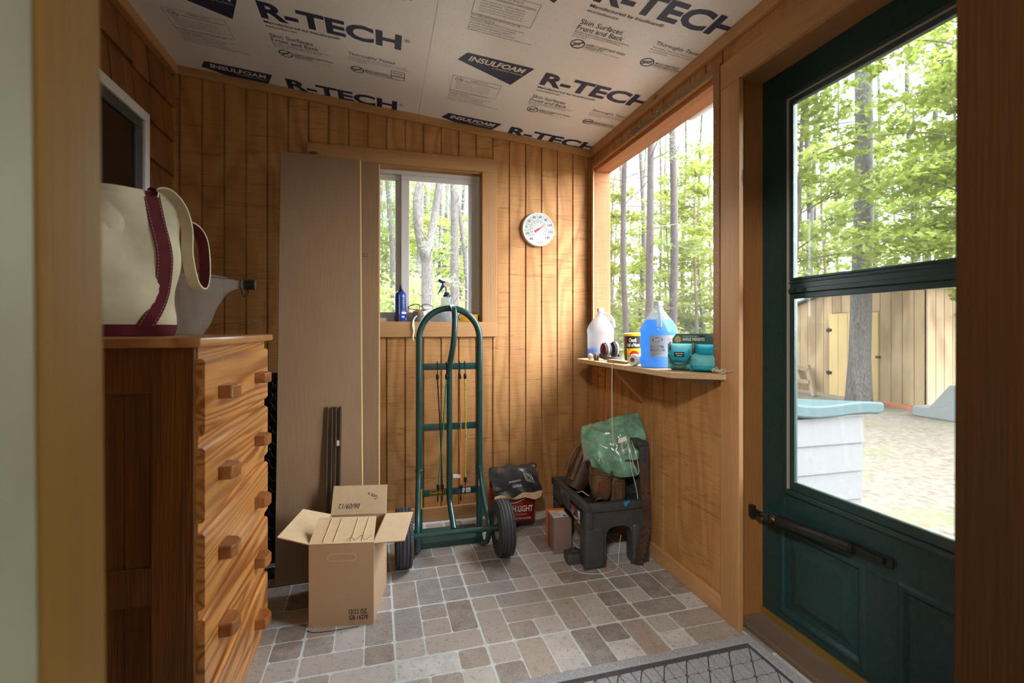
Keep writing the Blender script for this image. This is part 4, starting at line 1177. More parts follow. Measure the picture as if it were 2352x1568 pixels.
def bag_mesh(h0, h1, n, mb, grow=0.0):
    rings = []
    for k in range(n + 1):
        h = h0 + (h1 - h0) * k / n
        base, bu = bag_ring(max(h, 0.0))
        ring_ = []
        for (x, y) in base:
            X, Y = bag_off(x, y, h, bu)
            zz = h
            if h > 0.25: zz = h - (0.014 * math.sin((x + 0.42) / 0.42 * PI)) * (h - 0.25) / 0.135
            cxx, cyy = X + 0.21, Y - 0.085
            L = math.hypot(cxx, cyy)
            ring_.append((X + cxx / L * grow, Y + cyy / L * grow, zz))
        rings.append(ring_)
    return rings
rings = bag_mesh(0.0, 0.385, NH, None)
mb = MB(); mb.loft(rings, caps=False); n = len(rings[0]); mb.add(rings[0], [tuple(range(n - 1, -1, -1))])
inn = [(p[0] * 0.985 - 0.003, 0.085 + (p[1] - 0.085) * 0.95, p[2]) for p in rings[-1]]
deep = [(p[0] * 0.95 - 0.01, 0.085 + (p[1] - 0.085) * 0.85, 0.04) for p in rings[-1]]
mb.loft([rings[-1], inn, deep], caps=False)
mb.build('body', M['canvas'], TB, smooth=60)
rb = bag_mesh(0.0, 0.030, 3, None, 0.0022)
mb = MB(); mb.loft(rb, caps=False); mb.build('base', M['burgundy'], TB, smooth=60)
hem = bag_mesh(0.366, 0.3855, 2, None, 0.0016)
mb = MB(); mb.loft(hem, caps=False); mb.build('hem', M['canvas'], TB, smooth=60)
def face_pt(x, h, side=0):
    base, bu = bag_ring(h)
    y = (min if side == 0 else max)(p[1] for p in base)
    X, Y = bag_off(x, y, h, bu)
    s = -0.0025 if side == 0 else 0.0025
    zz = h - ((0.014 * math.sin((x + 0.42) / 0.42 * PI)) * (h - 0.25) / 0.135 if h > 0.25 else 0)
    return Vector((x, Y + s, zz))
def strap_x(h, x): return x + 0.012 * math.sin((h - 0.06) * 13.0) - 0.030 * max(0, 0.12 - h) * 8
for side, xs in ((0, (-0.044, -0.30)), (1, (-0.044, -0.30))):
    for x in xs:
        P = [face_pt(strap_x(h, x), h, side) for h in [0.025 + 0.358 * k / 20 for k in range(21)]]
        mb = MB().use(M['burgundy']); mb.ribbon(P, 0.036, 0.003, lambda i: (1, 0, 0)); stp = mb.build('strap', None, TB, smooth=50)
        if side == 0:
            for q in (-0.0145, 0.0145):
                mb = MB()
                for i in range(0, 20):
                    for f in (0.1, 0.6):
                        a = P[i].lerp(P[i + 1], f) + Vector((q, -0.0022, 0)); b = P[i].lerp(P[i + 1], f + 0.3) + Vector((q, -0.0022, 0)); mb.tube([a, b], 0.0007, 4)
                mb.build('stitching', M['stitch'], stp)
def handle(pts, wd):
    P = catmull(pts, 8)
    mb = MB().use(M['canvas']); mb.ribbon(P, 0.034, 0.004, wd, M['canvas'], M['burgundy']); return mb.build('handle', None, TB, smooth=50)
handle([(-0.052, 0.020, 0.366), (-0.046, 0.018, 0.384), (-0.018, 0.014, 0.380), (0.010, 0.012, 0.345), (0.026, 0.016, 0.290), (0.032, 0.032, 0.22), (0.055, 0.060, 0.150), (0.083, 0.085, 0.138), (0.098, 0.105, 0.19), (0.094, 0.115, 0.28), (0.066, 0.12, 0.322), (0.020, 0.135, 0.32), (-0.01, 0.14, 0.335), (-0.050, 0.145, 0.372)], lambda i: (0.55, -0.83, 0.0))
# ------------------------------------------------------------------ clear plastic container with capped spout
CL = thing('plastic_container', 'clear plastic container with a black capped spout on the dresser', 'container', (-0.60, 1.775, 1.0775))
def rrect(x, yc, zc, hy, hz, r, n=5):
    out = []
    for (sy, sz, a0) in ((1, -1, -PI / 2), (1, 1, 0), (-1, 1, PI / 2), (-1, -1, PI)):
        for q in range(n):
            a = a0 + q * PI / 2 / (n - 1)
            out.append((x, yc + sy * (hy - r) + r * math.cos(a), zc + sz * (hz - r) + r * math.sin(a)))
    return out
secs = []
for (x, zb, zt, hy, r) in ((-0.20, 0.002, 0.186, 0.062, 0.012), (-0.08, 0.0, 0.192, 0.064, 0.012), (0.03, 0.0, 0.190, 0.062, 0.014), (0.052, 0.03, 0.188, 0.058, 0.016), (0.075, 0.085, 0.185, 0.050, 0.02), (0.10, 0.122, 0.182, 0.038, 0.02), (0.125, 0.143, 0.180, 0.026, 0.0165), (0.150, 0.150, 0.178, 0.0145, 0.0138), (0.168, 0.150, 0.178, 0.0142, 0.0138)):
    secs.append(rrect(x, 0, (zb + zt) / 2, hy, (zt - zb) / 2, r))
mb = MB(); mb.loft(secs); mb.build('body', M['clear'], CL, smooth=50)
mb = MB(); mb.cyl((0.168, 0, 0.164), (0.200, 0, 0.164), 0.0165, 20); mb.build('cap', M['black'], CL, smooth=40)
mb = MB(); mb.tube([(0.158, 0.016 * math.cos(a), 0.164 + 0.016 * math.sin(a)) for a in [2 * PI * k / 20 for k in range(20)]], 0.002, 6, closed=True); mb.tube(catmull([(0.160, -0.004, 0.148), (0.162, -0.008, 0.132), (0.172, -0.006, 0.124), (0.180, -0.002, 0.136), (0.176, 0, 0.148)], 5), 0.0018, 6); mb.build('cap_tether', M['black'], CL, smooth=50)
mb = MB(); mb.tube([(p[0] * 1.0, p[1] * 1.02, p[2]) for p in [(-0.20, 0.064, 0.190), (0.03, 0.064, 0.192), (0.075, 0.052, 0.188), (0.125, 0.028, 0.183)]], 0.0022, 6); mb.tube([(-0.20, -0.064, 0.190), (0.03, -0.064, 0.192), (0.075, -0.052, 0.188), (0.125, -0.028, 0.183)], 0.0022, 6); mb.build('rim', M['milky'], CL, smooth=50)

# ------------------------------------------------------------------ wall thermometer
TH = thing('thermometer', 'round white dial thermometer with a red needle on the wall', 'thermometer', (0.917, YB, 1.698), rot=(0, R(-6), 0))
mb = MB(); mb.lathe([(0.0, -0.001), (0.100, -0.001), (0.104, -0.010), (0.103, -0.020), (0.098, -0.026), (0.094, -0.026), (0.092, -0.022), (0.0, -0.022)], (0, 0, 0), 64, 'Y', caps=False); mb.build('case', M['white'], TH, smooth=40)
mb = MB(); mb.lathe([(0.0, -0.0222), (0.0935, -0.0222), (0.0935, -0.0232), (0.0, -0.0232)], (0, 0, 0), 48, 'Y', caps=False); dial = mb.build('dial', plain('dial_white', (0.43, 0.46, 0.44), 0.5), TH)
mb = MB()
yy = -0.0237
def pol(a, r): return (r * math.sin(a), yy, r * math.cos(a))
for k, s in enumerate(('-40', '-20', '0', '20', '40', '60', '80', '100', '120', '140')):
    a = R(-135 + 30 * k - 0)
    c = pol(a, 0.076); mb.text(s, (c[0], yy, c[2] - 0.0075), (1, 0, 0), (0, 0, 1), h=0.0155, bold=0.012, align='C')
for k in range(9):
    a = R(-120 + 30 * k); p0, p1 = Vector(pol(a, 0.052)), Vector(pol(a, 0.091)); sdir = Vector((math.cos(a), 0, -math.sin(a))) * 0.0006
    mb.add([p0 - sdir, p0 + sdir, p1 + sdir, p1 - sdir], [(0, 1, 2, 3)])
for k in range(37):
    a = R(-135 + 7.5 * k); p0, p1 = Vector(pol(a, 0.050)), Vector(pol(a, 0.056)); sdir = Vector((math.cos(a), 0, -math.sin(a))) * 0.0004
    mb.add([p0 - sdir, p0 + sdir, p1 + sdir, p1 - sdir], [(0, 1, 2, 3)])
for r_ in (0.0495,):
    A_ = [R(-138 + 276 * k / 48) for k in range(49)]
    V = [pol(a, r_) for a in A_] + [pol(a, r_ + 0.0009) for a in A_]
    mb.add(V, [(k, k + 1, 50 + k, 49 + k) for k in range(48)])
for k, s in enumerate(('-40', '-30', '-20', '-10', '0', '10', '20', '30', '40', '50', '60')):
    a = R(-132 + 26.4 * k); c = pol(a, 0.041); mb.text(s, (c[0], yy, c[2] - 0.003), (1, 0, 0), (0, 0, 1), h=0.0058, bold=0.01, align='C')
mb.text('ACURITE', (0, yy, -0.082), (1, 0, 0), (0, 0, 1), h=0.005, w=0.04, bold=0.02, align='C')
mb.build('numerals', M['ink'], dial)
an = R(56 + 6); dx_, dz_ = math.sin(an), math.cos(an)
def nd(f, s_): return (dx_ * f + dz_ * s_, dz_ * f - dx_ * s_)
mb = MB(); mb.prism([nd(0.052, 0.0006), nd(0.006, 0.0035), nd(-0.008, 0.003), nd(-0.027, 0.0085), nd(-0.022, 0.0), nd(-0.027, -0.0085), nd(-0.008, -0.003), nd(0.006, -0.0035), nd(0.052, -0.0006)], -0.0275, -0.0262, 'Y')
mb.lathe([(0.0, -0.0285), (0.006, -0.0285), (0.007, -0.024), (0.0, -0.0238)], (0, 0, 0), 16, 'Y', caps=False); mb.build('needle', plain('needle_red', (0.62, 0.012, 0.03), 0.4), TH)

# ------------------------------------------------------------------ things on the back window sill (top z 1.1385)
SZ = 1.1387
t = thing('spray_can', 'blue aerosol can with black nozzle on the window sill', 'spray can', (0.108, 2.842, SZ))
mb = MB(); mb.lathe([(0.0, 0), (0.031, 0), (0.0325, 0.003), (0.0325, 0.148), (0.030, 0.163), (0.022, 0.170), (0.0, 0.171)], (0, 0, 0), 32, caps=False); mb.build('body', M['bluecan'], t, smooth=40)
mb = MB(); mb.lathe([(0.020, 0.169), (0.017, 0.176), (0.011, 0.181), (0.0085, 0.190), (0.0085, 0.207), (0.0, 0.208)], (0, 0, 0), 20); mb.build('nozzle', M['black'], t, smooth=40)
mb = MB().use(M['paper'])
def onc(a, r, z): return (r * math.sin(a), -r * math.cos(a), z)
def patch(mb, r, a0, a1, z0, z1, n=6):
    V = [onc(a0 + (a1 - a0) * k / n, r, zz) for zz in (z0, z1) for k in range(n + 1)]
    mb.add(V, [(k, k + 1, n + 2 + k, n + 1 + k) for k in range(n)])
patch(mb, 0.0330, R(-18), R(-12), 0.04, 0.150); patch(mb, 0.0330, R(8), R(70), 0.044, 0.054); patch(mb, 0.0330, R(8), R(40), 0.024, 0.031); patch(mb, 0.0330, R(55), R(75), 0.006, 0.022)
mb.use(M['orange']); patch(mb, 0.0330, R(-18), R(-12), 0.0, 0.04); patch(mb, 0.0330, R(8), R(70), 0.056, 0.059)
mb.use(M['navyplastic'])
for k in range(7): patch(mb, 0.0330, R(0), R(62), 0.072 + k * 0.010, 0.078 + k * 0.010)
mb.build('printed_label', None, t)

t = thing('tape_roll', 'stack of silver duct tape with a dangling torn end on the sill', 'tape', (0.222, 2.838, SZ))
mb = MB()
for z0_ in (0.0, 0.031): mb.lathe([(0.026, z0_), (0.045, z0_), (0.0455, z0_ + 0.002), (0.0455, z0_ + 0.026), (0.045, z0_ + 0.029), (0.026, z0_ + 0.029), (0.026, z0_)], (0, 0, 0), 36, caps=False)
mb.build('roll', M['ducttape'], t, smooth=40)
mb = MB(); P = catmull([(-0.025, -0.040, 0.035), (-0.043, -0.046, 0.012), (-0.046, -0.048, -0.02), (-0.042, -0.050, -0.055), (-0.047, -0.048, -0.085), (-0.044, -0.047, -0.105)], 6)
mb.ribbon(P, [0.004, 0.006, 0.006, 0.007, 0.008, 0.008, 0.008, 0.009, 0.010, 0.011, 0.012, 0.013, 0.014, 0.014, 0.013, 0.012, 0.010, 0.009, 0.008, 0.008, 0.008, 0.008, 0.008, 0.007, 0.007, 0.007, 0.006, 0.006, 0.006, 0.006, 0.005][:len(P)], 0.0012, lambda i: (0.9, 0.3, 0.1)); mb.build('torn_end', M['twine'], t, smooth=50)
t = thing('safety_glasses', 'clear safety glasses with orange black arms on the tape roll', 'glasses', (0.220, 2.825, SZ + 0.0625))
mb = MB(); mb.tube(catmull([(-0.072, 0.01, 0.020), (-0.040, -0.008, 0.036), (-0.012, -0.014, 0.034), (0, -0.014, 0.022), (0.012, -0.014, 0.034), (0.040, -0.008, 0.038), (0.072, 0.01, 0.024)], 6), 0.0023, 6); mb.tube(catmull([(-0.008, -0.015, 0.026), (-0.010, -0.014, 0.008), (-0.012, -0.012, 0.002)], 4), 0.002, 6); mb.tube(catmull([(0.008, -0.015, 0.026), (0.012, -0.014, 0.008), (0.016, -0.012, 0.004)], 4), 0.002, 6); mb.build('brow_bar', M['black'], t, smooth=50)
for sx in (-1, 1):
    V = catmull([(sx * 0.008, -0.015, 0.026), (sx * 0.040, -0.010, 0.036), (sx * 0.070, 0.008, 0.022), (sx * 0.064, 0.004, 0.004), (sx * 0.035, -0.008, -0.002), (sx * 0.012, -0.014, 0.008)], 4, True)
    mb = MB(); n = len(V); mb.add(V + [v + Vector((0, 0.0015, 0)) for v in V], [tuple(range(n)), tuple(range(2 * n - 1, n - 1, -1))] + [(k, (k + 1) % n, n + (k + 1) % n, n + k) for k in range(n)]); mb.build('lens', M['lens'], t)
    mb = MB().use(M['orange']); mb.tube(catmull([(sx * 0.071, 0.010, 0.020), (sx * 0.055, 0.030, 0.012), (sx * 0.010, 0.040, 0.006), (sx * -0.03, 0.042, 0.003)], 6), 0.0028, 6); mb.build('temple_arm', None, t, smooth=50)

t = thing('spray_bottle', 'white spray bottle with navy trigger on the window sill', 'spray bottle', (0.370, 2.842, SZ))
mb = MB(); mb.lathe([(0.0, 0), (0.044, 0), (0.047, 0.004), (0.047, 0.030), (0.045, 0.032), (0.047, 0.034), (0.047, 0.088), (0.044, 0.096), (0.036, 0.103), (0.035, 0.110), (0.035, 0.130), (0.033, 0.138), (0.024, 0.144), (0.018, 0.148), (0.0, 0.149)], (0, 0, 0), 32, caps=False); mb.build('bottle', M['milky'], t, smooth=40)
mb = MB(); mb.lathe([(0.022, 0.146), (0.0225, 0.155), (0.017, 0.160), (0.014, 0.172), (0.0, 0.173)], (0, 0, 0), 24); mb.build('collar', M['navyplastic'], t, smooth=40)
mb = MB(); mb.cyl((0, 0, 0.170), (0, 0, 0.215), 0.0095, 14); mb.prism([(-0.020, 0.225), (0.004, 0.232), (0.022, 0.222), (0.032, 0.204), (0.012, 0.206), (-0.010, 0.200), (-0.022, 0.215)], -0.010, 0.010, 'Y'); hd = mb.build('sprayer_head', M['beigeplastic'], t, bevel=0.002)
mb = MB(); mb.cyl((-0.020, 0, 0.228), (-0.048, 0, 0.244), 0.0085, 12); mb.build('nozzle', M['navyplastic'], t, smooth=40)
mb = MB(); mb.prism([(-0.022, 0.238), (-0.006, 0.236), (-0.008, 0.205), (-0.020, 0.196), (-0.050, 0.160), (-0.055, 0.160), (-0.036, 0.200)], -0.008, 0.008, 'Y'); mb.build('trigger', M['navyplastic'], t, bevel=0.002)
mb = MB().use(M['grayprint'])
for k in range(8): patch(mb, 0.0476, R(0), R(30), 0.040 + k * 0.005, 0.042 + k * 0.005); 
patch(mb, 0.0476, R(-62), R(-56), 0.02, 0.085); patch(mb, 0.0476, R(-4), R(55), 0.0855, 0.0865); patch(mb, 0.0476, R(-4), R(-3), 0.035, 0.0865)
mb.build('printed_label', None, t)

t = thing('safety_goggles', 'amber yellow lens goggles behind the hand truck loop', 'goggles', (0.500, 2.838, SZ))
mb = MB(); V = []
for k in range(13):
    a = R(-62 + 124 * k / 12); V.append((0.062 * math.sin(a), -0.022 * math.cos(a), 0))
o_ = [(v[0], v[1], 0.004) for v in V] + [(v[0] * 0.96, v[1] - 0.004, 0.045) for v in V] + [(v[0], v[1] + 0.002, 0.004) for v in V] + [(v[0] * 0.96, v[1] - 0.002, 0.045) for v in V]
mb.add(o_, [(k, k + 1, 14 + k, 13 + k) for k in range(12)] + [(26 + k, 39 + k, 40 + k, 27 + k) for k in range(12)] + [(13 + k, 14 + k, 40 + k, 39 + k) for k in range(12)]); mb.build('lens', M['amber'], t, smooth=50)
for sx in (-1, 1):
    mb = MB(); mb.tube(catmull([(sx * 0.055, -0.010, 0.010), (sx * 0.060, 0.004, 0.028), (sx * 0.050, 0.014, 0.046), (sx * 0.02, 0.018, 0.046)], 5), 0.0035, 6); mb.build('arm', M['black'] if sx > 0 else plain('brown_arm', (0.12, 0.05, 0.01), 0.4), t, smooth=50)

# ------------------------------------------------------------------ things on the corner shelf (top z 0.927)
SH = 0.9272
def jug(label, loc, rz, fluid, shell):
    t = thing('plastic_jug', label, 'jug', loc, rz)
    def sec(z, w, d, r=None, sx=0.0):
        n = 36; out = []
        for k in range(n):
            a = 2 * PI * k / n; e = 2.5
            c, s = math.cos(a), math.sin(a)
            q = (abs(c) ** e + abs(s) ** e) ** (-1 / e)
            q = q if r is None else 1.0 + (q - 1.0) * r
            out.append((sx + w * c * q, d * s * q, z))
        return out
    prof = [(0.0, 0.066, 0.066, 1), (0.004, 0.074, 0.074, 1), (0.020, 0.0765, 0.0765, 1), (0.046, 0.0765, 0.0765, 1), (0.050, 0.0750, 0.0750, 1), (0.142, 0.0750, 0.0750, 1), (0.148, 0.0768, 0.0768, 1), (0.168, 0.0765, 0.0765, 1), (0.186, 0.071, 0.071, 0.8), (0.208, 0.058, 0.058, 0.55), (0.232, 0.040, 0.040, 0.25), (0.255, 0.024, 0.024, 0), (0.268, 0.0185, 0.0185, 0), (0.278, 0.0185, 0.0185, 0)]
    mb = MB(); mb.loft([sec(*p) for p in prof]); mb.build('bottle', shell, t, smooth=50)
    # fluid, a little inside the wall
    fp = []
    for p in prof:
        if p[0] < fluid: fp.append((max(p[0], 0.003), p[1] - 0.004, p[2] - 0.004, p[3]))
    last = [p for p in prof if p[0] < fluid][-1]; nxt = [p for p in prof if p[0] >= fluid][0]
    f = (fluid - last[0]) / (nxt[0] - last[0]); fp.append((fluid, last[1] + (nxt[1] - last[1]) * f - 0.004, last[2] + (nxt[2] - last[2]) * f - 0.004, nxt[3]))
    mb = MB(); mb.loft([sec(*p) for p in fp]); mb.build('fluid', M['bluefluid'], t, smooth=50)
    mb = MB(); mb.lathe([(0.0205, 0.272), (0.021, 0.274), (0.021, 0.292), (0.019, 0.294), (0.0, 0.294)], (0, 0, 0), 28); mb.build('cap', M['white'], t, smooth=40)
    mb = MB(); mb.tube(catmull([(0.014, -0.010, 0.262), (0.040, -0.034, 0.250), (0.060, -0.050, 0.218), (0.064, -0.054, 0.178)], 7), [0.010] * 22, 12); mb.build('handle', M['milky'], t, smooth=50)
    return t
jug('nearly empty white jug with a little blue fluid in the shelf corner', (1.258, 2.655, SH), R(-8), 0.056, M['milky'])
J2 = jug('full jug of bright blue washer fluid on the shelf', (1.195, 1.93, SH), R(-78), 0.212, M['clearjug'])
def cyl_text(mb, body, a0, z, r, h, w=None, bold=0.0, shear=0.0, align='L'):
    """Lettering bent round an upright cylinder; a0 is the angle of its start, angles grow to the right."""
    vs, fs = text_geo(body, bold, shear, 2)
    xs = [p[0] for p in vs]; ys = [p[1] for p in vs]
    x0, x1, y0, y1 = min(xs), max(xs), min(ys), max(ys)
    sy = h / (y1 - y0); sx = sy if w is None else w / (x1 - x0)
    off = {'L': x0, 'C': (x0 + x1) / 2}[align]
    mb.add([onc(a0 + (p[0] - off) * sx / r, r, z + (p[1] - y0) * sy) for p in vs], fs)
def cyl_shape(mb, r, a0, hw, lo, hi, n=14):
    """A printed shape bent round a cylinder: bounds lo(x), hi(x) across x in [-hw, hw]."""
    xs = [-hw + 2 * hw * k / n for k in range(n + 1)]
    mb.add([onc(a0 + x / r, r, f(x)) for f in (lo, hi) for x in xs], [(k, k + 1, n + 2 + k, n + 1 + k) for k in range(n)])
LR = 0.0772
mb = MB().use(M['label'])
patch(mb, LR, R(-25), R(62), 0.050, 0.142, 16)
mb.use(M['labelblue'])
cyl_shape(mb, LR + 0.0004, 0.0, 0.022, lambda x: 0.112 + 0.006 * abs(x) / 0.022, lambda x: 0.134 - 0.006 * abs(x) / 0.022)
patch(mb, LR + 0.0004, R(-22), R(20), 0.0865, 0.0985, 6)
mb.use(M['labelgreen']); patch(mb, LR + 0.0004, R(-22), R(15), 0.100, 0.105, 6)
mb.use(M['ink']); patch(mb, LR + 0.0004, R(-22), R(22), 0.074, 0.0825, 6)
mb.use(M['paper'])
cyl_text(mb, 'SUPER', 0.0, 0.1235, LR + 0.0011, 0.0055, 0.032, 0.03, align='C'); cyl_text(mb, 'TECH', 0.0, 0.1155, LR + 0.0011, 0.0065, 0.032, 0.03, align='C')
cyl_text(mb, 'WINDSHIELD', R(-19), 0.0932, LR + 0.0011, 0.0038, 0.036, 0.02); cyl_text(mb, 'WASHER FLUID', R(-19), 0.0880, LR + 0.0011, 0.0038, 0.042, 0.02); cyl_text(mb, 'WINTER FORMULA', R(-19), 0.0763, LR + 0.0011, 0.0042, 0.050, 0.02)
mb.use(M['grayprint'])
for k in range(3): patch(mb, LR + 0.0004, R(-20), R(16 - k * 4), 0.066 - k * 0.0035, 0.0673 - k * 0.0035, 4)
for k in range(13):
    if k != 2: patch(mb, LR + 0.0004, R(32), R(58 - (k * 7) % 9), 0.134 - k * 0.0062, 0.1365 - k * 0.0062, 4)
mb.use(M['red']); patch(mb, LR + 0.0004, R(32), R(58), 0.1216, 0.1245, 4)
mb.use(M['ink']); cyl_text(mb, '1 GALLON', R(-19), 0.0535, LR + 0.0011, 0.003, 0.014)
o = mb.build('label', None, J2); o.rotation_euler = (0, 0, R(-34 + 78))

t = thing('coffee_can', 'black and yellow coffee can with yellow lid behind the blue jug', 'coffee can', (1.262, 2.245, SH), R(-28), rot=(R(2), R(-2), R(-28)))
t.scale = (1.14, 1.14, 1.14)
mb = MB().use(M['darkleather']); cr = 0.050
mb.lathe([(0.0, 0), (cr, 0), (cr + 0.001, 0.002), (cr, 0.004), (cr, 0.124), (cr + 0.001, 0.127), (0.0, 0.1275)], (0, 0, 0), 40, caps=False); mb.build('can', plain('can_brown_side', (0.10, 0.055, 0.03), 0.35), t, smooth=40).data.materials[0] = plain('can_brown_side', (0.10, 0.055, 0.03), 0.35)
mb = MB(); mb.lathe([(cr + 0.0018, 0.120), (cr + 0.0022, 0.122), (cr + 0.002, 0.130), (cr - 0.002, 0.1315), (0.0, 0.1315)], (0, 0, 0), 40, caps=False); mb.build('lid', M['yellow'], t, smooth=40)
mb = MB().use(M['ink']); patch(mb, cr + 0.0004, R(-50), R(80), 0.066, 0.119, 14); patch(mb, cr + 0.0004, R(-50), R(80), 0.004, 0.012, 14)
mb.use(M['yellow']); patch(mb, cr + 0.0004, R(-50), R(80), 0.012, 0.066, 14)
mb.use(M['paper']); cyl_text(mb, 'Chock', R(-14), 0.094, cr + 0.0016, 0.018, 0.036, 0.03, 0.15, 'C'); cyl_text(mb, "full o'Nuts", R(-12), 0.073, cr + 0.0016, 0.017, 0.056, 0.03, 0.15, 'C')
mb.use(M['red']); cyl_shape(mb, cr + 0.0008, R(-8), 0.021, lambda x: 0.036 - 0.020 * math.sqrt(max(0, 1 - (x / 0.021) ** 2)), lambda x: 0.036 + 0.020 * math.sqrt(max(0, 1 - (x / 0.021) ** 2)), 20)
mb.use(M['paper']); cyl_text(mb, 'Original', R(-8), 0.0325, cr + 0.0014, 0.009, 0.032, 0.02, 0.2, 'C'); mb.use(M['red']); patch(mb, cr + 0.0007, R(-5), R(45), 0.005, 0.010, 4)
mb.use(M['ink'])
for k in range(9): patch(mb, cr + 0.0006, R(-48 + k * 4), R(-45 + k * 4), 0.012, 0.024 + 0.010 * ((k * 5) % 3), 1)
mb.build('printed_wrap', None, t)

t = thing('ear_muffs', 'dark grey ear muffs with ribbed cups on the shelf by the white jug', 'ear muffs', (1.195, 2.42, SH), R(20))
def cup(x, shells):
    for k, (mat, dx, rr_) in enumerate(shells):
        m = MB(); c = (x + dx, 0, 0.058)
        V = []
        prof = [(0.0, -0.006), (rr_ * 0.8, -0.006), (rr_, -0.003), (rr_, 0.003), (rr_ * 0.8, 0.006), (0.0, 0.006)]
        m.lathe(prof, (0, 0, 0), 28, 'X', caps=False)
        m.v = [(c[0] + v[0], c[1] + v[1] * 0.62, c[2] + v[2]) for v in m.v]
        m.build('cup' if k == 0 else 'cup_ring', mat, t, smooth=40)
cup(-0.030, [(M['maroon'], -0.010, 0.036), (M['darkgrey'], 0.0, 0.039), (M['steel'], 0.009, 0.040), (M['darkgrey'], 0.018, 0.038), (M['darkgrey'], 0.028, 0.035)])
cup(0.035, [(M['black'], -0.004, 0.040), (M['darkgrey'], 0.006, 0.044), (M['steel'], 0.015, 0.043), (M['black'], 0.024, 0.040)])
mb = MB(); P = catmull([(-0.062, 0.008, 0.030), (-0.055, -0.030, 0.016), (-0.01, -0.052, 0.012), (0.045, -0.048, 0.012), (0.075, -0.01, 0.016), (0.070, 0.02, 0.030)], 6); mb.ribbon(P, 0.020, 0.005, lambda i: (0, 0.1, 1)); mb.build('headband', M['darkgrey'], t, smooth=50)

t = thing('shim_bundle', 'short wooden shims lying at the shelf front by the twine', 'wood shims', (1.150, 2.20, SH), R(12))
for k, (dx, rz, z_) in enumerate(((0, 0.0, 0.0), (0.006, 0.12, 0.0055), (-0.004, -0.08, 0.011))):
    mb = MB(); mb.at((dx, 0, z_), (0, 0, rz)); mb.prism([(-0.075, 0.0), (0.08, 0.0), (0.08, 0.005), (-0.075, 0.0025)], -0.022, 0.022, 'X'); mb.build('shim', M['shelf'], t)
t = thing('small_vial', 'small brown corked vial standing on the shelf corner', 'vial', (1.122, 2.42, SH))
mb = MB(); mb.lathe([(0.0, 0), (0.0125, 0), (0.0135, 0.002), (0.0135, 0.018), (0.0105, 0.024), (0.0105, 0.027), (0.0, 0.027)], (0, 0, 0), 20, caps=False); mb.build('bottle', plain('brown_glass', (0.09, 0.05, 0.02), 0.15), t, smooth=40)
mb = MB(); mb.lathe([(0.0125, 0.027), (0.0135, 0.030), (0.0125, 0.040), (0.0, 0.041)], (0, 0, 0), 18); mb.build('stopper', plain('cork', (0.40, 0.26, 0.13), 0.8), t, smooth=40)
t = thing('glass_ball', 'small gold and clear ball ornament at the shelf edge', 'ball', (1.118, 2.492, SH))
mb = MB(); mb.lathe([(0.0, 0), (0.008, 0.001), (0.011, 0.007), (0.0, 0.008)], (0, 0, 0), 16, caps=False); mb.build('base', M['yellow'], t, smooth=40)
mb = MB(); mb.lathe([(0.0155 * math.sin(a), 0.0205 - 0.0155 * math.cos(a)) for a in [PI * k / 12 for k in range(13)]], (0, 0, 0), 20, caps=False); mb.build('sphere', plain('pearly_ball', (0.45, 0.38, 0.34), 0.2), t, smooth=60)

t = thing('twine_spool', 'spool of white twine lying on the shelf edge beside the blue jug', 'twine spool', (1.130, 2.02, SH + 0.0285), R(-50))
mb = MB()
prof = [(0.011, -0.032)] + [(0.0275 - 0.0012 * (k % 2) - 0.004 * abs(k - 12) / 12, -0.032 + 0.064 * k / 24) for k in range(25)] + [(0.011, 0.032), (0.011, -0.032)]
mb.lathe(prof, (0, 0, 0), 32, 'Y', caps=False); mb.build('winding', M['twine'], t, smooth=30)
mb = MB(); mb.lathe([(0.0112, -0.0335), (0.0112, 0.0335), (0.0095, 0.0335), (0.0095, -0.0335), (0.0112, -0.0335)], (0, 0, 0), 18, 'Y', caps=False); mb.build('core', M['card'], t, smooth=40)
for k, mid in enumerate(((1.0925, 2.185, 0.60), (1.086, 2.190, 0.60))):
    o_ = 0.006 * k
    P = catmull([(1.108, 2.015 + 0.01 * k, SH + 0.020), (1.096, 2.09, SH + 0.010), (1.088, 2.15 + o_, SH + 0.002), (1.0865, 2.16 + o_, SH - 0.02), (1.084, 2.157 + o_, 0.80), (1.083 - o_, 2.150, 0.68), (1.083 - o_, 2.140, 0.575), (1.088, 2.115 + o_, 0.535)], 8)
    o2 = MB(); o2.tube(P, 0.0011, 5); o2.build('hanging_strand', M['twine'], t, smooth=50).matrix_parent_inverse = Matrix()
    ch = t.children[-1] if False else None
# the strands are given in room coordinates; bring them into the spool's frame
inv = (Matrix.Translation(t.location) @ t.rotation_euler.to_matrix().to_4x4()).inverted()
for ch in [c for c in COL.objects if c.parent == t and c.name.startswith('hanging_strand')]:
    ch.data.transform(inv)
def strand(pts, label, r=0.0012, n=8):
    mb = MB(); mb.tube(catmull(pts, n), r, 5)
    return tag(mb.build('string', M['twine'], smooth=50), label, 'string', 'loose white strings by the tool box')
rr = random.Random(6)
strand([(1.105, 2.06, 0.565), (1.085, 2.055, 0.575), (1.075, 2.05, 0.555), (1.09, 2.048, 0.535), (1.11, 2.052, 0.545), (1.100, 2.05, 0.58), (1.078, 2.045, 0.565), (1.085, 2.04, 0.54), (1.108, 2.04, 0.55), (1.115, 2.03, 0.46), (1.135, 2.02, 0.37), (1.142, 2.015, 0.315)], 'knotted white string trailing from the green bag over the tool box')
strand([(1.11, 2.045, 0.565), (1.125, 2.04, 0.50), (1.145, 2.035, 0.43), (1.155, 2.03, 0.44), (1.14, 2.03, 0.52), (1.12, 2.035, 0.58)], 'short looped white string hanging below the green bag')
